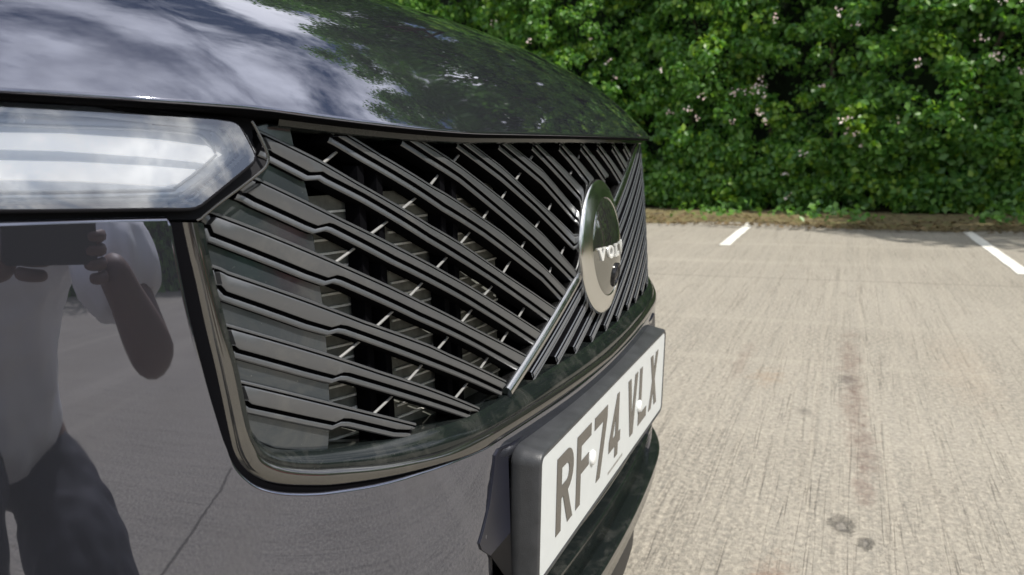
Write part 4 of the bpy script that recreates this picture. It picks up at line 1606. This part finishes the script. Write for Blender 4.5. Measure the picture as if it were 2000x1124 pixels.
def tree(x, y, h, cr, label, seed, group=None, leaves=9000):
    g = np.random.default_rng(seed)
    t_ = empty('tree', (x, y, 0))
    tag(t_, label, 'tree', group)
    V, Fc = [], []

    def add(pts, rads):
        v, f = tube(pts, rads, 9)
        o_ = len(V)
        V.extend(v); Fc.extend([tuple(i + o_ for i in q) for q in f])
    th = h * 0.45
    add([(0, 0, 0), (0.05, 0.02, th * 0.5), (0.0, 0.1, th), (0.1, 0.1, h * 0.85)], [0.24, 0.19, 0.15, 0.04])
    tips = []
    for i in range(11):
        a = g.uniform(0, 2 * math.pi); z0 = g.uniform(th * 0.6, h * 0.75)
        L_ = cr * g.uniform(0.55, 0.95)
        e = np.array([math.cos(a) * L_, math.sin(a) * L_, z0 + L_ * g.uniform(0.3, 0.8)])
        add([(0.03, 0.05, z0), (e[0] * 0.5, e[1] * 0.5, z0 + (e[2] - z0) * 0.45), tuple(e)], [0.09, 0.05, 0.015])
        tips.append(e)
    tr = mesh_obj('trunk', V, Fc, BARK, t_, smooth=True)
    cc_ = []
    for _ in range(70):
        d = g.normal(size=3); d /= np.linalg.norm(d)
        cc_.append(np.array([0, 0, h * 0.66]) + d * np.array([cr, cr, h * 0.36]) * g.uniform(0.45, 1.0))
    cc_ += tips
    cc_ = np.array(cc_)
    ci = g.integers(0, len(cc_), leaves)
    d = g.normal(size=(leaves, 3)); d /= np.linalg.norm(d, axis=1)[:, None]
    c_ = cc_[ci] + d * g.uniform(0.2, 0.95, leaves)[:, None] * cr * 0.27
    leaf_cloud('crown', c_, d, g.uniform(0.11, 0.22, leaves), LEAFT, t_, g, spread=0.6)
    return t_


TREES = [(13.6, -8.4, 14.0, 3.6, 'tall leafy tree behind the hedge, beyond the right edge of the photograph'),
         (13.6, -3.8, 15.5, 3.7, 'tall leafy tree rising behind the hedge above the right bay line'),
         (14.2, 0.8, 16.0, 3.8, 'tall leafy tree rising behind the hedge above the left bay line'),
         (15.0, 5.4, 15.5, 3.8, 'tall leafy tree behind the hedge, just past the crown of the bonnet'),
         (15.4, 10.2, 16.0, 3.8, 'tall leafy tree behind the hedge, mirrored at the top of the bonnet'),
         (15.6, 15.4, 15.0, 3.8, 'leafy tree at the far end of the hedge, hidden by the car')]
for i, (x, y, h, c, lb_) in enumerate(TREES):
    tree(x, y, h, c, lb_, 50 + i, leaves=36000)
tree(7.7, -7.2, 10.0, 2.3, 'unseen tree added off the right edge to shade the bay ends', 71, leaves=14000)  # added out of view for the shade it casts
# trees round the far sides of the car park, seen only in the paintwork
FAR = [(-17, -9), (-13, -16), (-7, -20), (0, -23), (7, -22), (-21, -2), (14, -18)]
for i, (x, y) in enumerate(FAR):
    tree(x, y, 7.0 + (i * 37 % 5) * 0.6, 3.0, 'leafy tree across the car park, mirrored dark along the top of the bumper', 80 + i, 'trees across the car park', 5000)


fh = empty('hedge', (-8, -16, 0))
tag(fh, 'long dark hedge across the car park, mirrored along the top of the bumper', 'hedge')
hp = catmull([(-26, 6), (-24, -3), (-17, -12), (-7, -18), (4, -20), (15, -17), (22, -9)], 14)
g_ = np.random.default_rng(5)
ci_ = g_.uniform(0, len(hp) - 1.001, 26000)
k0 = ci_.astype(int); fr_ = (ci_ - k0)[:, None]
cp = hp[k0] * (1 - fr_) + hp[k0 + 1] * fr_
inw = -cp / np.linalg.norm(cp, axis=1)[:, None]
dd = g_.uniform(-0.5, 0.5, len(cp))[:, None]
cz = g_.uniform(0.05, 4.2, len(cp)) + 0.4 * np.sin(ci_ * 1.3)
cc3 = np.stack([cp[:, 0] + inw[:, 0] * dd[:, 0], cp[:, 1] + inw[:, 1] * dd[:, 0], np.maximum(0.05, cz)], -1) - np.array([-8, -16, 0])
tag(leaf_cloud('foliage', cc3, np.stack([inw[:, 0], inw[:, 1], 0 * cz], -1), g_.uniform(0.2, 0.38, len(cp)), LEAF, fh, g_), kind='stuff')
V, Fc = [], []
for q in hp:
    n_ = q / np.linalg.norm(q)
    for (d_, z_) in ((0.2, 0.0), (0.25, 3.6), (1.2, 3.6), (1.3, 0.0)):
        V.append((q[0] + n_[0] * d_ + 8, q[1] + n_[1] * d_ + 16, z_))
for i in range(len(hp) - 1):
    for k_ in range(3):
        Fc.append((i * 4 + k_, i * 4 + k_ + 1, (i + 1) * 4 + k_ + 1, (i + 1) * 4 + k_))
tag(mesh_obj('shade_backing', V, Fc, HEDGESHADE, fh), kind='stuff')  # dark core strip, the far hedge's inner shade as colour


# ------------------------------------------------------------------ bins mirrored in the bumper
def wheelie(x, y, rz, mat, label):
    t_ = empty('recycling_bin', (x, y, 0))
    t_.rotation_euler = (0, 0, rz)
    tag(t_, label, 'bin')
    V = []
    for (hw, hd, z_) in [(0.40, 0.34, 0.10), (0.58, 0.48, 1.05), (0.60, 0.50, 1.08), (0.60, 0.50, 1.14)]:
        V += [(-hw, -hd, z_), (hw, -hd, z_), (hw, hd, z_), (-hw, hd, z_)]
    Fc = [(3, 2, 1, 0)]
    for i in range(3):
        for k_ in range(4):
            k2 = (k_ + 1) % 4
            Fc.append((i * 4 + k_, i * 4 + k2, (i + 1) * 4 + k2, (i + 1) * 4 + k_))
    mesh_obj('body', V, Fc, mat, t_)
    V, Fc = [], []
    for i, (yy, z_) in enumerate([(-0.54, 1.15), (-0.40, 1.24), (0, 1.29), (0.40, 1.26), (0.53, 1.16)]):
        V += [(-0.62, yy, z_), (0.62, yy, z_), (0.62, yy, z_ - 0.03), (-0.62, yy, z_ - 0.03)]
    for i in range(4):
        for k_ in range(4):
            k2 = (k_ + 1) % 4
            Fc.append((i * 4 + k_, i * 4 + k2, (i + 1) * 4 + k2, (i + 1) * 4 + k_))
    Fc += [(0, 1, 2, 3), (19, 18, 17, 16)]
    mesh_obj('lid', V, Fc, mat, t_)
    for sx in (-0.42, 0.42):
        for sy in (-0.34, 0.34):
            V, Fc = tube([(sx - 0.03, sy, 0.08), (sx + 0.03, sy, 0.08)], 0.08, 12)
            mesh_obj('wheel', V, Fc, TYRE, t_, smooth=True, sharp=40)


wheelie(-2.6, -9.6, 0.2, GREENBIN, 'green wheeled recycling bin across the car park, mirrored in the bumper')
wheelie(-1.2, -9.6, 0.1, REDBIN, 'red wheeled bin beside the green one, mirrored in the bumper')


# ------------------------------------------------------------------ the photographer, mirrored in the bumper
def skin_mesh(name, chains, mat, parent, root=0, sub=2, crease=0.0):
    """chains: list of lists of (x, y, z, r); chains share joints that coincide"""
    bm = bmesh.new()
    lay = bm.verts.layers.skin.verify()
    idx = {}
    for ch in chains:
        prev = None
        for (x, y, z, r) in ch:
            key = (round(x, 4), round(y, 4), round(z, 4))
            if key not in idx:
                v = bm.verts.new((x, y, z))
                v[lay].radius = (r, r)
                v[lay].use_root = len(idx) == root
                idx[key] = v
            v = idx[key]
            if prev is not None and prev is not v and bm.edges.get((prev, v)) is None:
                bm.edges.new((prev, v))
            prev = v
    me = bpy.data.meshes.new(name)
    bm.to_mesh(me)
    bm.free()
    tmp = bpy.data.objects.new('tmp', me)
    COL.objects.link(tmp)
    tmp.modifiers.new('s', 'SKIN')
    sm = tmp.modifiers.new('u', 'SUBSURF'); sm.levels = sub; sm.render_levels = sub
    dg = bpy.context.evaluated_depsgraph_get()
    m2_ = bpy.data.meshes.new_from_object(tmp.evaluated_get(dg))
    bpy.data.objects.remove(tmp, do_unlink=True)
    m2_.materials.clear()
    m2_.materials.append(mat)
    m2_.polygons.foreach_set('use_smooth', [True] * len(m2_.polygons))
    if crease > 0:
        from mathutils import noise as mn
        m2_.update()
        nv = [(v.co.copy(), v.normal.copy()) for v in m2_.vertices]
        for v, (c_, n_) in zip(m2_.vertices, nv):
            q = Vector((c_.x * 13, c_.y * 13, c_.z * 6))
            a_ = mn.noise(q) + 0.55 * mn.noise(q * 2.3) - 0.9 * abs(mn.noise(q * 1.4 + Vector((3, 1, 7))))
            v.co = c_ + n_ * (max(a_, -0.75) + 0.75) * crease
        m2_.update()
    o = bpy.data.objects.new(name, m2_)
    return link(o, parent)


person = empty('person', (0, 0, 0))
tag(person, 'person in a white shirt and dark trousers crouching with a phone, mirrored in the bumper', 'person')
FW = R[2]; RT = R[0]; UP = -R[1]


def rel(a, b, c):          # right, up, forward of the camera
    return CAM + RT * a + UP * b + FW * c


pelvis = np.array([-1.50, -0.48, 0.55]); chest = np.array([-1.36, -0.42, 0.97]); neck = np.array([-1.36, -0.33, 1.16])
chin = np.array([-1.325, -0.285, 1.225]); head = np.array([-1.345, -0.28, 1.30]); crown_ = np.array([-1.355, -0.28, 1.375])
shR = np.array([-1.13, -0.56, 1.04]); elR = np.array([-0.925, -0.47, 0.745]); haR = rel(0.055, -0.055, -0.05); wrR = haR + (elR - haR) * 0.28
shL = np.array([-1.46, -0.22, 1.08]); elL = np.array([-1.26, -0.10, 0.86]); haL = rel(-0.11, -0.05, -0.06); wrL = haL + (elL - haL) * 0.25
hipR = np.array([-1.42, -0.58, 0.50]); knR = np.array([-1.10, -0.42, 0.085]); anR = np.array([-1.50, -0.60, 0.075]); toR = np.array([-1.64, -0.66, 0.045])
hipL = np.array([-1.55, -0.38, 0.52]); knL = np.array([-1.22, -0.16, 0.56]); anL = np.array([-1.28, -0.22, 0.10]); toL = np.array([-1.12, -0.08, 0.045])


def J(p_, r):
    return (float(p_[0]), float(p_[1]), float(p_[2]), r)


def mid(a, b, t_):
    return a + (b - a) * t_


body = skin_mesh('body', [
    [J(pelvis, 0.13), J(mid(pelvis, chest, 0.5), 0.11), J(chest, 0.125), J(neck, 0.055), J(chin, 0.066), J(head, 0.086), J(crown_, 0.068)],
    [J(head, 0.086), J(head + [0.075, 0.0, -0.012], 0.024), J(head + [0.104, 0.0, -0.026], 0.012)],
    [J(head, 0.086), J(head + [-0.012, 0.085, -0.008], 0.020), J(head + [-0.022, 0.102, -0.004], 0.016)],
    [J(head, 0.086), J(head + [-0.012, -0.085, -0.008], 0.020), J(head + [-0.022, -0.102, -0.004], 0.016)],
    [J(chest, 0.14), J(shR, 0.07), J(mid(shR, elR, 0.5), 0.060), J(elR, 0.056), J(mid(elR, wrR, 0.4), 0.056), J(wrR, 0.036), J(haR, 0.036)],
    [J(chest, 0.14), J(shL, 0.07), J(mid(shL, elL, 0.5), 0.052), J(elL, 0.043), J(mid(elL, wrL, 0.4), 0.042), J(wrL, 0.029), J(haL, 0.036)],
    [J(pelvis, 0.13), J(hipR, 0.095), J(mid(hipR, knR, 0.5), 0.082), J(knR, 0.062), J(mid(knR, anR, 0.4), 0.058), J(anR, 0.042), J(toR, 0.035)],
    [J(pelvis, 0.13), J(hipL, 0.095), J(mid(hipL, knL, 0.5), 0.082), J(knL, 0.062), J(mid(knL, anL, 0.4), 0.058), J(anL, 0.042), J(toL, 0.035)],
], SKIN, person)
skin_mesh('shirt', [
    [J(mid(pelvis, chest, -0.12), 0.165), J(mid(pelvis, chest, 0.3), 0.155), J(mid(pelvis, chest, 0.7), 0.165), J(chest, 0.168), J(mid(chest, neck, 0.72), 0.085)],
    [J(chest, 0.168), J(shR, 0.105), J(mid(shR, elR, 0.3), 0.104), J(mid(shR, elR, 0.72), 0.108)],
    [J(chest, 0.168), J(shL, 0.090), J(mid(shL, elL, 0.3), 0.078), J(mid(shL, elL, 0.68), 0.080)],
], SHIRT, person, sub=4, crease=0.016)
skin_mesh('trousers', [
    [J(mid(pelvis, chest, 0.08), 0.150), J(pelvis, 0.148), J(hipR, 0.112), J(mid(hipR, knR, 0.5), 0.145), J(knR, 0.085), J(mid(knR, anR, 0.4), 0.074), J(mid(knR, anR, 0.92), 0.062)],
    [J(pelvis, 0.148), J(hipL, 0.112), J(mid(hipL, knL, 0.5), 0.100), J(knL, 0.080), J(mid(knL, anL, 0.4), 0.074), J(mid(knL, anL, 0.92), 0.062)],
], TROUSERS, person, sub=4, crease=0.014)
skin_mesh('hair', [[J(head + [-0.055, 0, -0.055], 0.062), J(head + [-0.042, 0, 0.010], 0.086), J(crown_ + [-0.018, 0, -0.008], 0.086), J(crown_ + [0.030, 0, 0.006], 0.056)]], HAIR, person)
for sy_ in (-1, 1):
    skin_mesh('eye', [[J(head + [0.066, 0.032 * sy_, 0.004], 0.012), J(head + [0.074, 0.032 * sy_, 0.002], 0.011)]], SHOE, person, sub=1)
skin_mesh('mouth', [[J(chin + [0.052, -0.024, 0.018], 0.008), J(chin + [0.060, 0.0, 0.016], 0.009), J(chin + [0.052, 0.024, 0.018], 0.008)]], SKIN, person, sub=1)
for (an, to) in ((anR, toR), (anL, toL)):
    skin_mesh('shoe', [[J(an + (an - to) * 0.18 + [0, 0, 0.05 - an[2]], 0.05), J(mid(an, to, 0.5) + [0, 0, 0.055 - mid(an, to, 0.5)[2]], 0.058), J(to + (to - an) * 0.12 + [0, 0, 0.0], 0.050)]], SHOE, person)
for (ha, sgn) in ((haR, 1), (haL, -1)):
    for k_ in range(4):
        b0_ = ha + UP * (0.03 - 0.019 * k_) + RT * (-0.004 * sgn)
        ln = (0.9, 1.0, 0.95, 0.78)[k_]
        skin_mesh('finger', [[J(b0_, 0.010), J(b0_ + RT * (-sgn * 0.020) * ln + FW * 0.022, 0.0095), J(b0_ + RT * (-sgn * 0.042) * ln + FW * 0.026, 0.009), J(b0_ + RT * (-sgn * 0.056) * ln + FW * 0.020, 0.0075)]], SKIN, person, sub=1)
    b0_ = ha + UP * 0.012 - FW * 0.018
    skin_mesh('thumb', [[J(b0_, 0.013), J(b0_ + RT * (-sgn * 0.022) + UP * 0.016 - FW * 0.008, 0.011), J(b0_ + RT * (-sgn * 0.045) + UP * 0.022 - FW * 0.004, 0.009)]], SKIN, person, sub=1)

phone = empty('phone', tuple(rel(-0.03, -0.03, -0.03)))
tag(phone, 'dark phone held sideways in both hands of the crouching person', 'phone')


def phone_box(name, a0, a1, b0, b1, c0, c1, mat):
    V, Fc = [], []
    lp = rrect(a1 - a0, b1 - b0, 0.008, 5)
    n_ = len(lp)
    for c in (c0, c1):
        for (a, b) in lp:
            V.append(rel(a + (a0 + a1) / 2, b + (b0 + b1) / 2, c) - np.array(phone.location))
    Fc = [(i, (i + 1) % n_, n_ + (i + 1) % n_, n_ + i) for i in range(n_)] + [tuple(range(n_))[::-1], tuple(range(n_, 2 * n_))]
    return mesh_obj(name, V, Fc, mat, phone)


phone_box('case', -0.135, 0.022, -0.062, 0.014, -0.030, -0.021, PHONE)
phone_box('screen', -0.131, 0.018, -0.058, 0.010, -0.0312, -0.0301, BADGEFACE)
